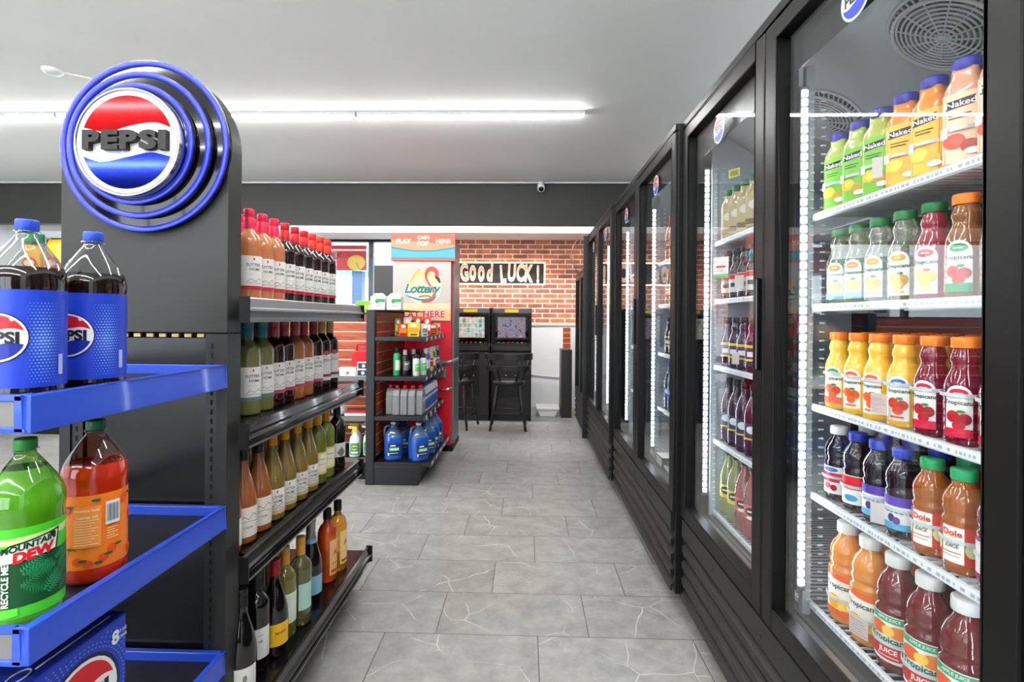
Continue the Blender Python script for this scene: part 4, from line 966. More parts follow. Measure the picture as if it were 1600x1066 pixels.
for i, (k, y) in enumerate((('redliq', 1.515), ('blackcap', 1.60), ('blackcap', 1.69), ('chard', 1.78), ('chard', 1.868), ('chard', 1.965), ('chard', 2.06), ('sauv', 2.15), ('sauv', 2.24))):
    put(k, -.845, y - .08, WS[1], '%s, %s from the sign pillar, front row, third wine shelf' % (WD[k], ORD[i]), group='wine bottles on the third shelf, front row', sc=.985)
    if i > 1: put(k, -.935, y - .06, WS[1], '%s, %s from the sign pillar, second row, third wine shelf' % (WD[k], ORD[i]), group='wine bottles on the third shelf, second row')
put('darktag', -.835, 2.26, WS[1], 'dark wine bottle with diamond label at the end of third shelf')
for k, x, y, lab, rot in (
  ('darkleft', -.805, 1.45, 'dark wine with white label, nearest the pillar on the lowest shelf', 40),
  ('darkwhite', -.82, 1.56, 'dark wine with tall white label on the lowest shelf', 45),
  ('yellowlab', -.80, 1.635, 'dark wine bottle with red capsule and yellow label', 52),
  ('goldwine', -.81, 1.722, 'pale yellow wine with gold cap and white label on lowest shelf', 75),
  ('palewine', -.79, 1.80, 'pale wine with gold cap and mint green label', 55),
  ('prosecco', -.815, 1.945, 'dark sparkling wine bottle with silver foil and blue label', 55),
  ('greenb', -.95, 1.80, 'green wine bottle behind the others on the lowest shelf', 45)):
    put(k, x, y, WS[0], lab, R(rot))
KW['spirit'](-.808, 2.09, WS[0] + .0005, R(75), 'orange liqueur bottle with black cap, nearer the sparkling wine', 'liqueur bottle', None)
KW['spirit2'](-.80, 2.185, WS[0] + .0005, R(75), 'golden liqueur bottle with black cap at the end of lowest shelf', 'liqueur bottle', None)

# ================================================================== SECOND GONDOLA (motor goods), slatwall backs
def slatwall(mb, x0, x1, y0, y1, z0, z1, ax):
    n = round((z1 - z0) / .0762); h = (z1 - z0) / n; gm = mat((236, 214, 186), .5)
    for i in range(n):
        za, zb_ = z0 + i * h, z0 + (i + 1) * h
        mb.box(x0, x1, y0, y1, za + .009, zb_, WOOD)
    if ax == 'x': mb.box(x0 + .001, x1 - .002, y0, y1, z0, z1, gm)
    else: mb.box(x0, x1, y0 + .002, y1 - .001, z0, z1, gm)
    return mb
mg = thing('goods_shelving', 'black shelving with wood slat back holding blue washer fluid', 'shelving')
GX = -1.155
slatwall(MB(), GX, GX + .018, 3.9, 4.78, .2, 1.30, 'x').build('slat_panel', mg)
MB().box(GX - .045, GX + .018, 3.84, 3.9, 0, 1.318, mat((24, 26, 30), .4)).build('upright', mg, bevel=.003)
MB().box(GX - .045, GX + .018, 4.76, 4.8, 0, 1.318, BLACKM).build('upright', mg, bevel=.003)
MB().box(GX - .02, GX, 3.9, 4.76, 0, 1.31, BLACKM).build('back_panel', mg)
MB().box(GX + .018, -.80, 3.845, 4.79, 0, .14, mat((24, 24, 26), .35)).build('base_kick', mg, bevel=.003)
GS = (.17, .515, .815, 1.115)
for i, z in enumerate(GS):
    xe = -.715 if i == 0 else -.765
    s_ = MB().box(GX + .018, xe, 3.845, 4.80, z - .03, z, mat((22, 23, 26), .35)).build('shelf', mg, bevel=.002)
    MB().box(xe, xe + .008, 3.845, 4.80, z - .036, z + .004, mat((54, 56, 60), .3, metal=.4)).build('price_rail', s_)
    for k in range(5): MB().box(xe + .008, xe + .0095, 3.9 + k * .19, 3.95 + k * .19, z - .03, z - .004, WHITE).build('price_ticket', s_)
# blue jugs
def jug_make():
    o = thing('fluid_jug', 'x', 'jug'); m = liquid((38, 104, 214), .25)
    P = [(.06, 0), (.068, .006), (.07, .02), (.07, .165), (.066, .18), (.05, .21), (.034, .235), (.022, .25), (.02, .258), (.02, .268)]
    MB().lathe(P, m, 28, sq=3.2, ms=[m] * 4 + [liquid((120, 160, 220), .4)] * 5).build('jug_body', o)
    MB().tube(spline([(.018, .255), (-.0, .262)], 2) and [(-.018, 0, .247), (-.04, 0, .258), (-.062, 0, .245), (-.068, 0, .21), (-.066, 0, .17)], .0085, liquid((120, 160, 220), .4), 10).build('handle', o)
    cap_geo(.021, .018, (214, 224, 238), .266).build('cap', o)
    mm = MB(); decal(mm, [('rect', -.045, .04, .045, .13, (18, 38, 96)), ('rect', -.034, .075, .036, .1, (84, 190, 130)), ('rect', -.028, .11, .01, .12, (226, 232, 240)), T('WASH', .002, .088, .02, (236, 244, 240), bold=.03), ('rect', -.03, .056, .03, .06, (220, 228, 240)), ('rect', -.042, .042, -.034, .062, (236, 240, 240))], .0725, sq=3.2); mm.build('label', o, recalc=False)
    return o
JUG = Kind(jug_make)
for i, (x, y, r) in enumerate(((-1.02, 3.96, 20), (-.82, 3.94, 40), (-.985, 4.15, 20), (-.80, 4.13, 40), (-.80, 4.31, 40), (-.80, 4.49, 40))):
    JUG(x, y, GS[0] + .0005, R(r), ['blue washer fluid jug nearest the black upright, turned front on', 'blue washer fluid jug at the front corner of the base shelf', 'blue washer fluid jug tucked behind between the front two', 'second blue washer fluid jug back along the shelf edge', 'third blue washer fluid jug back along the shelf edge', 'fourth blue washer fluid jug back along the shelf edge'][i], 'jug', 'blue washer fluid jugs')
# grey oil bottles
def oil_make(body, capc, lab):
    def f():
        o = thing('oil_bottle', 'x', 'bottle'); m = mat(body, .35)
        MB().prism([(-.045, 0), (.045, 0), (.045, .15), (.03, .185), (.012, .2), (-.012, .2), (-.03, .185), (-.045, .15)], 'y', -.028, .028, m).build('bottle_body', o, bevel=.008, seg=3)
        cap_geo(.017, .026, capc, .2).build('cap', o)
        mm = MB(); decal(mm, [('rect', -.038, .02, .038, .14, lab), ('rect', -.03, .1, .03, .12, (220, 220, 220)), ('rect', -.03, .06, .02, .066, (60, 60, 60)), ('rect', -.03, .045, .024, .049, (60, 60, 60))], pos=(0, -.028, 0)); mm.build('label', o, recalc=False)
        return o
    return Kind(f)
OILG = oil_make((118, 120, 122), (186, 26, 44), (150, 152, 154)); OILW = oil_make((222, 224, 228), (40, 60, 140), (40, 84, 170))
for i, (x, y) in enumerate(((-1.045, 3.98), (-.985, 3.94), (-.925, 3.94), (-.865, 3.94), (-.81, 3.96))):
    OILG(x + .0, y + i * .0, GS[2 - 1] + .0005, R(86), 'grey oil bottle with red cap, %s from the wood slats' % ORD[i], 'oil bottle', 'grey oil bottles')
for i, y in enumerate((4.08, 4.17, 4.26, 4.35, 4.44, 4.53)):
    OILW(-.815, y, GS[1] + .0005, R(80), 'white oil bottle with blue label, %s behind the grey ones' % ORD[i], 'oil bottle', 'white oil bottles')
# shelf of dark and green bottles
def spray_can(body, capc, band, h=.2, r=.026, nm='aerosol_can'):
    def f():
        o = thing(nm, 'x', 'can')
        MB().lathe([(r * .95, 0), (r, .004), (r, h * .72), (r * .8, h * .78), (r * .5, h * .8)], mat(body, .35), 20).build('can_body', o)
        cap_geo(r * .62, h * .2, capc, h * .79, False).build('cap', o)
        mm = MB(); decal(mm, [('rect', -r, h * .2, r, h * .55, band), ('rect', -r * .7, h * .42, r * .7, h * .46, (236, 236, 236))], r); mm.build('label', o, recalc=False)
        return o
    return Kind(f)
CK = [spray_can((40, 150, 96), (24, 24, 26), (200, 230, 200), .22), spray_can((24, 24, 26), (160, 162, 166), (120, 120, 124)), spray_can((26, 26, 28), (20, 20, 22), (90, 180, 90)), spray_can((200, 204, 206), (30, 30, 34), (90, 190, 80), .17), spray_can((50, 84, 150), (200, 204, 210), (220, 224, 230)), spray_can((214, 186, 70), (220, 220, 220), (190, 60, 40))]
CDN = ['green treatment bottle', 'black spray can with grey cap', 'black spray can with green band', 'silver spray can with green band', 'blue spray can', 'yellow spray can']
spots = [(0, -.99, 3.93), (1, -.93, 3.95), (1, -.88, 4.02), (2, -.94, 4.05), (3, -.84, 3.93), (3, -.80, 4.0), (2, -.86, 4.1), (4, -.80, 4.1), (4, -.81, 4.2), (5, -.80, 4.3), (4, -.80, 4.4), (5, -.81, 4.5), (1, -.80, 4.6)]
seen = {}
for k, x, y in spots:
    seen[k] = seen.get(k, 0) + 1
    CK[k](x, y, GS[2] + .0005, R(50), '%s, %s from the near end, under the snack shelf' % (CDN[k], ORD[seen[k] - 1]), 'can', 'car care cans')
# top shelf packs
def pack(x, y, z, w_, d, h, c, c2, label, rz=0):
    o = thing('product_pack', label, 'pack', (x, y, z + .0005), R(rz), group='packs on the top goods shelf')
    MB().box(-w_ / 2, w_ / 2, -d / 2, d / 2, 0, h, mat(c, .4)).build('pack_body', o, bevel=.004)
    mm = MB(); decal(mm, [('rect', -w_ * .4, h * .3, w_ * .4, h * .62, c2), ('ell', 0, h * .78, w_ * .25, h * .12, (240, 240, 236)), ('rect', -w_ * .3, h * .1, w_ * .3, h * .2, (40, 36, 36))], pos=(0, -d / 2, 0)); mm.build('front_print', o, recalc=False)
pack(-.95, 3.95, GS[3], .07, .06, .1, (196, 52, 24), (240, 120, 30), 'red and orange pack nearest the wood slats', 20)
pack(-.865, 3.94, GS[3], .085, .06, .11, (242, 196, 26), (220, 150, 20), 'big yellow pack at the front of the top goods shelf', 15)
pack(-.79, 3.97, GS[3], .05, .05, .1, (200, 196, 176), (120, 110, 150), 'pale pack with purple print right of the yellow pack', 30)
pack(-.95, 4.10, GS[3], 0.06, .06, .15, (206, 206, 196), (214, 40, 44), 'tall pack with red print, behind the red and orange pack', 15)
pack(-.87, 4.12, GS[3], .06, .06, .155, (214, 44, 50), (240, 220, 210), 'tall red pack with pale print, behind the yellow pack', 15)
pack(-.80, 4.14, GS[3], .06, .06, .15, (224, 60, 44), (236, 236, 230), 'tall scarlet pack, behind the pale purple pack', 15)
pack(-1.03, 4.12, GS[3], .05, .06, .14, (150, 160, 70), (220, 214, 90), 'olive green pack against the wood slats', 15)
pack(-.80, 4.36, GS[3], .1, .06, .09, (232, 110, 30), (180, 60, 20), 'low orange pack toward the lottery kiosk', 25)
pack(-.78, 4.5, GS[3], .05, .05, .1, (160, 160, 150), (60, 60, 60), 'small grey pack toward the lottery kiosk', 25)
# cartons on top of the gondola
for i, (x, z_) in enumerate(((-1.125, 0), (-1.0, 0))):
    o = thing('paper_carton', ['white carton with green print beside the black upright', 'white carton with green print nearer the lottery kiosk'][i], 'carton', (x - .02, 3.98, 1.3185), R(4))
    MB().box(-.055, .055, -.05, .05, 0, .105, mat((232, 230, 222), .5)).build('carton_body', o, bevel=.004)
    MB().prism([(-.055, .105), (.055, .105), (.03, .13), (-.03, .13)], 'y', -.012, .012, WHITE).build('carton_flap', o)
    mm = MB(); decal(mm, [('rect', -.012, .06, .055, .085, (50, 150, 84)), ('ell', -.004, .068, .016, .018, (50, 150, 84)), ('rect', -.01, .03, .03, .036, (140, 140, 140))], pos=(0, -.05, 0)); mm.build('front_print', o, recalc=False)
MB().box(-1.2, -.93, 3.9, 4.76, 1.3105, 1.3182, BLACKM).build('top_board', mg) 

# slatwall unit facing the camera, behind the wines
mg2 = thing('slat_shelving', 'wood slat shelving facing the camera with red fuel can', 'shelving')
SX0, SX1, SY = -2.9, -1.21, 4.30
slatwall(MB(), SX0, SX1, SY, SY + .018, .2, 1.29, 'y').build('slat_panel', mg2)
MB().box(SX0, SX1, SY + .018, SY + .04, 0, 1.30, BLACKM).build('back_panel', mg2)
MB().box(SX0, SX1, 3.98, SY, 0, .14, BLACKM).build('base_kick', mg2)
S2 = (.17, .49, .80)
for i, z in enumerate(S2):
    s_ = MB().box(SX0, SX1, 3.96, SY, z - .03, z, BLACKM).build('shelf', mg2)
    MB().box(SX0, SX1, 3.952, 3.96, z - .034, z + .003, mat((110, 110, 108), .3, metal=.5)).build('price_rail', s_)
o = thing('fuel_can', 'red plastic fuel can on the slat shelving', 'fuel can', (-1.30, 4.10, S2[2] + .0005), R(10))
RD = mat((218, 20, 30), .35)
MB().prism([(-.085, 0), (.085, 0), (.085, .17), (.06, .2), (-.06, .2), (-.085, .17)], 'y', -.06, .06, RD).build('can_body', o, bevel=.012, seg=3)
MB().tube([(-.055, 0, .195), (-.05, 0, .245), (.04, 0, .245), (.05, 0, .195)], .011, RD, 8).build('handle', o)
MB().lathe([(.02, 0), (.02, .03), (.012, .04)], mat((24, 24, 26), .4), 16).xf(Matrix.Translation((.075, 0, .195))).build('spout_cap', o)
for j, (x, z, lab) in enumerate(((-1.385, 0, 'white box lying left of the small camera boxes'), (-1.265, 0, 'lower dark box with white rim by the fuel can'), (-1.26, .056, 'upper dark box with white rim by the fuel can'))):
    o = thing('small_box', lab, 'box', (x, 3.99, S2[2] + .0005 + z), R(0))
    MB().box(-.05 if j else -.065, .05 if j else .065, -.02, .03, 0, .055 if j else .07, mat((214, 216, 220), .4)).build('box_body', o, bevel=.002)
    mm = MB(); decal(mm, [('rect', -.042, .006, .042, .048, (30, 40, 62) if j else (226, 222, 220)), ('ell', 0, .027, .013, .013, (220, 228, 240) if j else (200, 90, 90))], pos=(0, -.02, 0)); mm.build('front_print', o, recalc=False)
o = thing('blister_pack', 'red and white pack lying on the slat shelving', 'pack', (-1.32, 4.03, S2[1] + .0005))
MB().box(-.09, .09, -.05, .06, 0, .03, mat((214, 60, 70), .4)).box(-.09, .09, -.052, -.05, .002, .02, WHITE).build('pack_body', o, bevel=.005)
o = thing('plastic_bag', 'crumpled clear bag left of the red and white pack', 'bag', (-1.47, 4.05, S2[1] + .0005))
mb = MB(); mb.lathe([(.05, 0), (.065, .02), (.06, .05), (.035, .08), (.012, .09)], mat((206, 206, 210), .25, trans=.2), 14, ridge=(0, .09, .012)); mb.build('bag_body', o)
def spray_make(capc):
    def f():
        o = thing('spray_bottle', 'x', 'bottle')
        MB().lathe([(.036, 0), (.042, .006), (.042, .12), (.036, .15), (.018, .175), (.014, .19)], mat((226, 232, 230), .35), 22, sq=2.6).build('bottle_body', o)
        MB().prism([(-.014, .19), (.014, .19), (.016, .215), (.012, .235), (-.05, .24), (-.055, .222), (-.02, .214), (-.022, .205), (-.03, .18), (-.024, .178)], 'y', -.012, .012, mat(capc, .35)).build('trigger_head', o, bevel=.003)
        mm = MB(); decal(mm, [('rect', -.034, .02, .034, .11, (50, 160, 96)), ('ell', 0, .075, .024, .018, (236, 200, 60)), ('rect', -.022, .068, .022, .08, (60, 90, 160)), ('rect', -.024, .03, .024, .045, (230, 236, 232))], .0432, sq=2.6); mm.build('label', o, recalc=False)
        return o
    return Kind(f)
SP = (spray_make((232, 236, 234)), spray_make((220, 204, 90)))
for i, (k, x, y) in enumerate(((0, -1.46, 4.02), (1, -1.335, 4.01), (0, -1.24, 4.05), (1, -1.36, 4.13), (0, -1.26, 4.16), (1, -1.6, 4.03))):
    SP[k](x, y, S2[0] + .0005, R(15), ['white spray cleaner bottle with white trigger, front left', 'spray cleaner bottle with yellow trigger, front', 'white spray cleaner bottle beside the black upright', 'spray cleaner with yellow trigger, behind the front one', 'white spray cleaner behind, next to the upright', 'spray cleaner with yellow trigger hidden by the wine'][i], 'spray bottle', 'spray cleaner bottles')
for j, (x, z, c1, c2, w_, lab) in enumerate(((-1.36, 0, (130, 176, 50), (200, 220, 90), .13, 'green box on top of the slat shelving'), (-1.50, 0, (206, 206, 216), (90, 90, 110), .17, 'grey white box on top of the slat shelving'))):
    o = thing('product_box', lab, 'box', (x, 4.31, 1.3005), R(3))
    MB().box(-w_ / 2, w_ / 2, -.05, .04, 0, .1 if j == 0 else .07, mat(c1, .5)).build('box_body', o, bevel=.003)
    mm = MB(); decal(mm, [('rect', -w_ * .35, .03, w_ * .2, .055, c2), ('rect', w_ * .3, .01, w_ * .42, .06, (220, 224, 214))], pos=(0, -.05, 0)); mm.build('front_print', o, recalc=False)
o = thing('monitor', 'dark monitor standing by the shop window behind the kiosk', 'monitor', (-1.48, 5.5, .0))
MB().box(-.16, .16, 0, .04, 1.32, 1.82, mat((52, 50, 52), .4)).build('panel', o, bevel=.006)
MB().box(-.02, .02, .01, .03, 0, 1.33, BLACKM).box(-.14, .14, -.1, .12, 0, .02, BLACKM).build('stand', o)
# window banner
def flat_sign(name, label, cat, x, y, z, w_, h, shapes, bg, rz=0, t=.004):
    mb = MB(); mb.box(-w_ / 2, w_ / 2, 0, t, -h / 2, h / 2, mat(bg, .5)); decal(mb, shapes)
    o = mb.build(name, label=label, cat=cat, recalc=False); o.location = (x, y, z); o.rotation_euler = (0, 0, R(rz)); return o
flat_sign('window_banner', 'red window banner reading MILK with a yellow circle', 'banner', -2.62, YB - .02, 2.12, .62, .36, [('rect', -.31, .1, .31, .125, (240, 236, 230)), ('rect', -.31, -.18, -.12, .1, (206, 130, 140)), ('ell', .16, -.07, .13, .11, (206, 184, 70)), ('line', [(.16, -.07), (.2, -.16)], .01, (90, 60, 40)), T('MILK', -.17, .03, .12, (70, 40, 50), bold=.01)], (198, 60, 70))

# ================================================================== LOTTERY KIOSK
kx0, kx1, ky0, ky1 = -1.265, -.69, 4.85, 5.3
REDK = mat((214, 26, 44), .35)
kk = thing('lottery_kiosk', 'tall red lottery kiosk with flamingo logo poster', 'kiosk')
MB().box(kx0, kx1 - .02, ky0 + .02, ky1, .05, 2.03, REDK).build('body', kk, bevel=.006)
MB().box(kx1 - .02, kx1, ky0 + .1, ky1, .05, 2.0, mat((120, 122, 128), .35, metal=.3)).build('side_panel', kk)
MB().box(kx0 - .01, kx1 + .005, ky0, ky1 + .01, 0, .05, BLACKM).build('base', kk, bevel=.004)
hd = MB().box(kx0 - .02, kx1 + .01, ky0 - .005, ky0 + .05, 1.80, 2.06, mat((200, 80, 66), .4)).build('header_sign', kk)
mm = MB(); cx = (kx0 + kx1) / 2; hw = .302
decal(mm, [('rect', -hw, 1.80, hw, 2.06, (200, 84, 64)), ('poly', [(-hw, 1.86), (hw, 1.86), (hw, 1.95), (-hw, 2.0)], (214, 130, 92)),
  ('poly', spline([(-hw, 1.935), (-.1, 1.905), (.1, 1.905), (hw, 1.935)], 8) + [(hw, 1.82), (-hw, 1.82)], (40, 120, 140)), ('poly', spline([(-hw, 1.915), (-.1, 1.888), (.1, 1.888), (hw, 1.915)], 8) + [(hw, 1.83), (-hw, 1.83)], (66, 150, 166)),
  T('PLAY', -.185, 1.985, .062, (232, 232, 214), bold=.03), T('CASH', .0, 2.02, .045, (232, 226, 190), bold=.03), T('POP', .0, 1.965, .06, (232, 226, 190), bold=.03), T('HERE!', .19, 1.985, .055, (200, 206, 176), bold=.03)], pos=(cx, ky0 - .0055, 0))
mm.build('header_print', hd, recalc=False)
pn = MB().box(kx0, kx1 - .025, ky0 + .005, ky0 + .02, 1.235, 1.795, mat((190, 186, 178), .5)).build('poster', kk)
mm = MB()
cxp = (kx0 + kx1 - .025) / 2
G1 = [('rect', -.27, 1.24, .27, 1.79, (172, 169, 162)), ('rect', -.27, 1.24, .27, 1.40, (204, 188, 150)), ('rect', -.27, 1.24, .27, 1.34, (206, 172, 104)), ('ell', .02, 1.55, .165, .165, (206, 200, 190)), ('ell', .02, 1.585, .135, .125, (226, 180, 96)), ('ell', .03, 1.56, .125, .11, (216, 196, 150)),
  ('line', spline([(.145, 1.63), (.135, 1.70), (.09, 1.725), (.05, 1.70), (.04, 1.64), (.075, 1.57), (.11, 1.52), (.12, 1.47), (.08, 1.43), (.0, 1.42)], 8), [.03 + .012 * math.sin(i * .12) for i in range(73)], (206, 50, 60)),
  ('poly', spline([(.13, 1.66), (.165, 1.64), (.178, 1.60), (.165, 1.59), (.145, 1.62), (.12, 1.64)], 4), (24, 22, 24)), ('line', spline([(.08, 1.70), (.1, 1.66), (.13, 1.63)], 6), .012, (244, 176, 96)),
  T('FLORIDA', -.075, 1.66, .036, (226, 110, 50), rot=48, bold=.02, spacing=1.25),
  T('Lottery', .01, 1.525, .118, (206, 206, 200), bold=.06, shear=.3, spacing=.92), T('Lottery', .01, 1.525, .118, (14, 112, 100), bold=.035, shear=.3, spacing=.92),
  ('line', spline([(-.15, 1.475), (-.1, 1.455), (0, 1.43), (.09, 1.445), (.12, 1.49)], 8), [.004 + .014 * math.sin(math.pi * i / 32) for i in range(33)], (20, 128, 112)), ('line', spline([(-.03, 1.46), (.05, 1.47), (.1, 1.45)], 6), .012, (206, 50, 60)),
  T('PLAY HERE', .0, 1.297, .088, (226, 220, 214), bold=.07, spacing=1.05), T('PLAY HERE', .0, 1.297, .088, (190, 24, 66), bold=.035, spacing=1.05)]
decal(mm, G1, pos=(cxp, ky0 + .0045, 0), lift=.0002); mm.build('poster_print', pn, recalc=False)
arm = MB().tube([(kx1 - .09, ky0 - .04, .835), (kx1 - .02, ky0 - .05, .85), (kx1 + .03, ky0 + .02, .865), (kx1 + .03, ky0 + .12, .87)], .016, mat((150, 152, 154), .3, metal=.4), 10)
arm.build('slip_holder', kk)
MB().tube([(kx1 - .12, ky0 + .0, .58), (kx1 - .04, ky0 - .04, .59), (kx1 - .01, ky0 - .0, .60), (kx1 - .03, ky0 + .02, .60)], .012, mat((190, 190, 190), .2, metal=.8), 8).build('wire_hook', kk)
MB().box(kx1 - .2, kx1 - .06, ky0 - .02, ky0 + .02, .70, .86, mat((120, 122, 126), .4)).build('leaflet_pocket', kk, bevel=.004)

# ================================================================== BACK OF THE SHOP
# GOOD LUCK sign
o = thing('lit_sign', 'black wall sign reading GOOD LUCK with warm glowing edge', 'sign', (-.365, YB - .06, 1.905))
w2, h2 = .615, .145
MB().box(-w2, w2, 0, .03, -h2, h2, mat((30, 26, 24), .5)).build('board', o)
gl = mat((255, 222, 184), .5, emit=4, key='halo')
e_ = .018; mb = MB(); mb.box(-w2 - e_, w2 + e_, .012, .03, h2, h2 + e_, gl).box(-w2 - e_, w2 + e_, .012, .03, -h2 - e_, -h2, gl).box(w2, w2 + e_, .012, .03, -h2, h2, gl).box(-w2 - e_, -w2, .012, .03, -h2, h2, gl)
mb.build('edge_light', o)
MB().box(-w2 + .1, w2 - .1, .03, .06, -.05, .05, BLACKM).build('wall_mount', o)
marq = mat((246, 200, 166), .5, emit=.35, key='marq')
for wd, x, s_ in (('GOOD', -.34, .2), ('LUCK!', .28, .215)):
    tw = 0
    chs = list(wd); step = .122 if wd == 'GOOD' else .124
    for i, c in enumerate(chs):
        cc = c if wd != 'GOOD' or i in (0,) else ('o', 'o', 'd')[i - 1]
        if wd == 'LUCK!' : cc = c
        big = .2 if c != '!' else .21
        k_ = 1.25 if cc in 'o' else 1
        art = [T(cc, 0, 0, .33 * k_, marq, bold=.05, width=.50 / k_)]
        if wd == 'GOOD': art.append(T(cc, 0, 0, .33 * k_, (92, 48, 36), bold=-.03, width=.50 / k_))
        mm = MB(); decal(mm, art, lift=.004, start_lift=.006)
        xx = x + (i - (len(chs) - 1) / 2) * step + (.0 if wd == 'GOOD' else .0)
        e = mm.build('letter', o, recalc=False); e.location = (xx, 0, random.choice((-.01, .008, .0))); e.rotation_euler = (0, R(random.choice((-4, 3, 0))), 0)
# arcade cabinets
def screen_mat(kind):
    m, nt, b = new_nodes('screen_picture'); N = nt.nodes; Lk = nt.links.new
    tc = N.new('ShaderNodeTexCoord'); mp = N.new('ShaderNodeMapping'); Lk(tc.outputs['Object'], mp.inputs[0])
    if kind:
        mp.inputs['Rotation'].default_value = (R(-90), 0, 0)
        br = N.new('ShaderNodeTexBrick'); br.offset = 0; br.inputs['Scale'].default_value = 1; br.inputs['Brick Width'].default_value = .05; br.inputs['Row Height'].default_value = .06; br.inputs['Mortar Size'].default_value = .005
        br.inputs['Color1'].default_value = rgb((220, 226, 220)); br.inputs['Color2'].default_value = rgb((90, 160, 60)); br.inputs['Mortar'].default_value = rgb((240, 236, 236)); Lk(mp.outputs[0], br.inputs['Vector'])
        v = N.new('ShaderNodeTexVoronoi'); v.inputs['Scale'].default_value = 38; Lk(tc.outputs['Object'], v.inputs['Vector'])
        mx = N.new('ShaderNodeMix'); mx.data_type = 'RGBA'; mx.inputs[0].default_value = .38; Lk(br.outputs['Color'], mx.inputs[6]); Lk(v.outputs['Color'], mx.inputs[7]); out = mx.outputs[2]
    else:
        n = N.new('ShaderNodeTexNoise'); n.inputs['Scale'].default_value = 22; n.inputs['Detail'].default_value = 6; n.inputs['Roughness'].default_value = .75; Lk(mp.outputs[0], n.inputs['Vector'])
        cr = N.new('ShaderNodeValToRGB'); E = cr.color_ramp.elements; E[0].position = .36; E[0].color = rgb((24, 26, 60)); E[1].position = .64; E[1].color = rgb((226, 190, 200))
        for p, c in ((.42, (96, 92, 130)), (.49, (150, 156, 190)), (.54, (150, 100, 70)), (.59, (110, 130, 80))):
            e = E.new(p); e.color = rgb(c)
        Lk(n.outputs[0], cr.inputs[0]); out = cr.outputs[0]
    b.inputs['Base Color'].default_value = (0, 0, 0, 1); b.inputs['Roughness'].default_value = .1
    Lk(out, b.inputs['Emission Color']); b.inputs['Emission Strength'].default_value = .7
    return m
def arcade(x0, x1, label, smat):
    Y0 = 6.36; cx = (x0 + x1) / 2; hw = (x1 - x0) / 2 - .006
    o = thing('arcade_machine', label, 'game machine', (cx, Y0, 0), group='black game machines')
    AB = mat((40, 40, 42), .4)
    MB().prism([(.0, .0), (.62, 0), (.62, 1.39), (.12, 1.39), (.08, 1.33), (.14, .98), (.03, .92), (.03, .86), (.06, .84), (.06, .06), (0, .0)], 'x', -hw, hw, AB).build('cabinet', o, bevel=.004)
    for s in (-1, 1): MB().prism([(-.02, 0), (.63, 0), (.63, 1.395), (.08, 1.395), (.02, 1.3), (.02, .95), (-.02, .92), (-.02, .5)], 'x', s * hw, s * (hw - .012), BLACKM).build('side_panel', o)
    th = R(-12)
    a = Vector((0, .125, 1.15))
    mb = MB().box(-hw + .04, hw - .04, -.012, .01, -.165, .165, GLOSSB); mb.xf(Matrix.Translation((0, .1, 1.15)) @ Matrix.Rotation(R(9), 4, 'X')).build('screen_bezel', o, bevel=.004)
    mb = MB().box(-hw + .075, hw - .075, -.016, -.0122, -.13, .13, smat); mb.xf(Matrix.Translation((0, .1, 1.15)) @ Matrix.Rotation(R(9), 4, 'X')).build('screen', o)
    MB().box(-.085, .085, .055, .075, 1.335, 1.375, mat((236, 206, 40), .4)).build('yellow_sticker', o)
    MB().prism([(.02, .925), (.03, .945), (.14, .985), (.14, .97)], 'x', -hw + .02, hw - .02, GLOSSB).build('control_panel', o)
    for i, c in enumerate(((60, 150, 80), (60, 150, 80), (206, 40, 40), (206, 40, 40), (60, 150, 80), (214, 160, 60))):
        MB().lathe([(.014, 0), (.014, .008), (.008, .011)], mat(c, .3), 12).xf(Matrix.Translation((-hw + .09 + i * .058, .065, .955)) @ Matrix.Rotation(R(18), 4, 'X')).build('button', o)
    MB().box(-.11, .11, .04, .06, .3, .62, mat((28, 28, 30), .35)).build('coin_door', o, bevel=.004)
    for s in (-.06, .05): MB().lathe([(.01, 0), (.01, .006), (.004, .008)], CHROME, 12).xf(Matrix.Translation((s, .04, .55)) @ Matrix.Rotation(R(90), 4, 'X')).build('lock', o)
arcade(-.435, .075, 'black game machine nearer the coolers, purple landscape on screen', screen_mat(0))
arcade(-.955, -.44, 'black game machine beside the lottery kiosk, bright reels on screen', screen_mat(1))
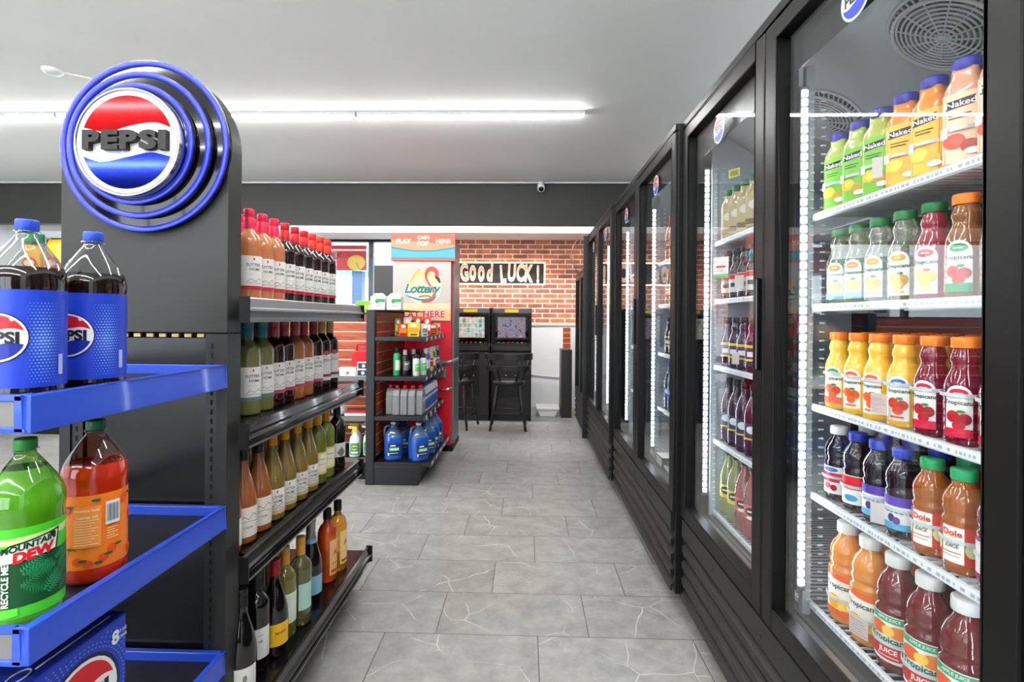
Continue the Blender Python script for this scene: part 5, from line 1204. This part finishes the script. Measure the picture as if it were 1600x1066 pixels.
def stool(x, y, rz, label):
    o = thing('bar_stool', label, 'stool', (x, y, 0), R(rz), group='black bar stools')
    SB = mat((28, 28, 29), .35)
    MB().lathe([(.16, 0), (.185, .01), (.19, .035), (.175, .055), (.001, .06)], SB, 28).xf(Matrix.Translation((0, 0, .5))).build('seat', o)
    for sx in (-1, 1):
        for sy in (-1, 1):
            MB().tube([(sx * .12, sy * .12, .51), (sx * .2, sy * .19, 0)], [.019, .014], SB, 10).build('leg', o)
    for zz, rr in ((.2, .17), (.14, .185)):
        pass
    for s in (-1, 1):
        MB().tube([(-.168, s * .162, .19), (.168, s * .162, .19)], .011, SB, 8).build('stretcher', o)
        MB().tube([(s * .175, -.17, .14), (s * .175, .17, .14)], .011, SB, 8).build('stretcher', o)
    # curved captain's back: low rail behind the sitter (towards -Y)
    for zz, th, ht in ((.83, .026, .075), (.70, .022, .06)):
        vs = []; fs = []; n = 18
        for i in range(n + 1):
            a = R(180 + 180 * i / n); q = .25 if zz > .8 else .235
            cx_, cy_ = q * math.cos(a), q * .85 * math.sin(a) - .01
            nx, ny = math.cos(a), math.sin(a)
            vs += [(cx_, cy_, zz - ht / 2), (cx_ + nx * th, cy_ + ny * th, zz - ht / 2), (cx_ + nx * th, cy_ + ny * th, zz + ht / 2), (cx_, cy_, zz + ht / 2)]
        for i in range(n):
            for k in range(4): fs.append([i*4+k, i*4+(k+1)%4, (i+1)*4+(k+1)%4, (i+1)*4+k])
        fs += [[0, 1, 2, 3], [n*4, n*4+3, n*4+2, n*4+1]]
        MB().add(vs, fs, SB, False).build('back_rail', o, bevel=.004)
    for a in (185, 235, 305, 355):
        MB().tube([(.16 * math.cos(R(a)), .15 * math.sin(R(a)), .55), (.25 * math.cos(R(a)), .215 * math.sin(R(a)) - .01, .82)], .012, SB, 8).build('spindle', o)
stool(-.195, 5.93, 0, 'black bar stool in front of the right game machine')
stool(-.80, 5.98, -14, 'black bar stool partly hidden by the lottery kiosk')
# right of the machines
o = thing('storage_bin', 'white plastic bin on the floor by the machines', 'bin', (.285, 6.75, 0))
MB().prism([(-.1, 0), (.1, 0), (.13, .09), (-.13, .09)], 'y', -.12, .12, WHITE).build('bin_body', o, bevel=.006)
MB().box(-.15, .15, -.15, .15, .09, .125, mat((240, 240, 240), .4)).build('bin_rim', o, bevel=.01)
o = thing('counter_unit', 'low black counter with wood slat top by the coolers', 'counter')
MB().box(.455, .59, 6.58, 6.95, 0, .865, mat((36, 36, 38), .4)).build('cabinet', o, bevel=.004)
slatwall(MB(), .50, .60, 6.96, 6.975, .86, 1.14, 'y').build('slat_panel', o)
MB().box(.455, .59, 6.952, 6.959, 0, .86, BLACKM).build('back_panel', o)
MB().tube([(.075, YB - .02, .46), (.25, YB - .02, .44), (.5, YB - .02, .42)], .008, mat((200, 200, 200), .4), 6).build('wall_cable', label='thin pale cable running low across the white wall panel', cat='cable')
MB().tube(spline([(0, 0), (1, 1)], 2) and [(.63, 6.28, 1.80), (.56, 6.6, 2.06), (.60, 6.7, 2.2), (.72, 6.81, 2.39)], .005, mat((60, 40, 36), .5), 6).build('power_cord', label='thin dark cord rising behind the short cooler', cat='cord')
# snack bags at far left
o = thing('snack_rack', 'black rack topped with yellow snack bags, far left', 'rack', (-5.1, 5.3, 0))
MB().box(-.5, .55, 0, .4, 0, 1.62, BLACKM).build('rack_body', o, bevel=.004)
for i, x in enumerate((-5.35, -5.1, -4.85)):
    o = thing('snack_bag', 'yellow snack bag on the far left rack, %s from the sign' % ORD[2 - i], 'snack bag', (x, 5.45, 1.6205), 0, 'yellow snack bags')
    n = 8; vs = []; fs = []
    for j in range(n + 1):
        for k in range(n + 1):
            u, v = k / n - .5, j / n
            b = .05 * math.sin(math.pi * k / n) ** .6 * math.sin(math.pi * j / n) ** .5
            vs.append((u * .22, -b, v * .46)); 
    m0 = len(vs)
    vs += [(p[0], -p[1], p[2]) for p in vs[:m0]]
    for j in range(n):
        for k in range(n):
            a = j * (n + 1) + k; fs.append([a, a + 1, a + n + 2, a + n + 1]); fs.append([a + m0, a + n + 1 + m0, a + n + 2 + m0, a + 1 + m0])
    MB().add(vs, fs, mat((236, 178, 26), .25, coat=.3), True).build('bag_body', o)
    mm = MB(); decal(mm, [('ell', 0, .2, .08, .06, (206, 50, 40)), ('ell', 0, .2, .06, .035, (240, 220, 190))], pos=(0, -.055, 0)); mm.build('front_print', o, recalc=False)
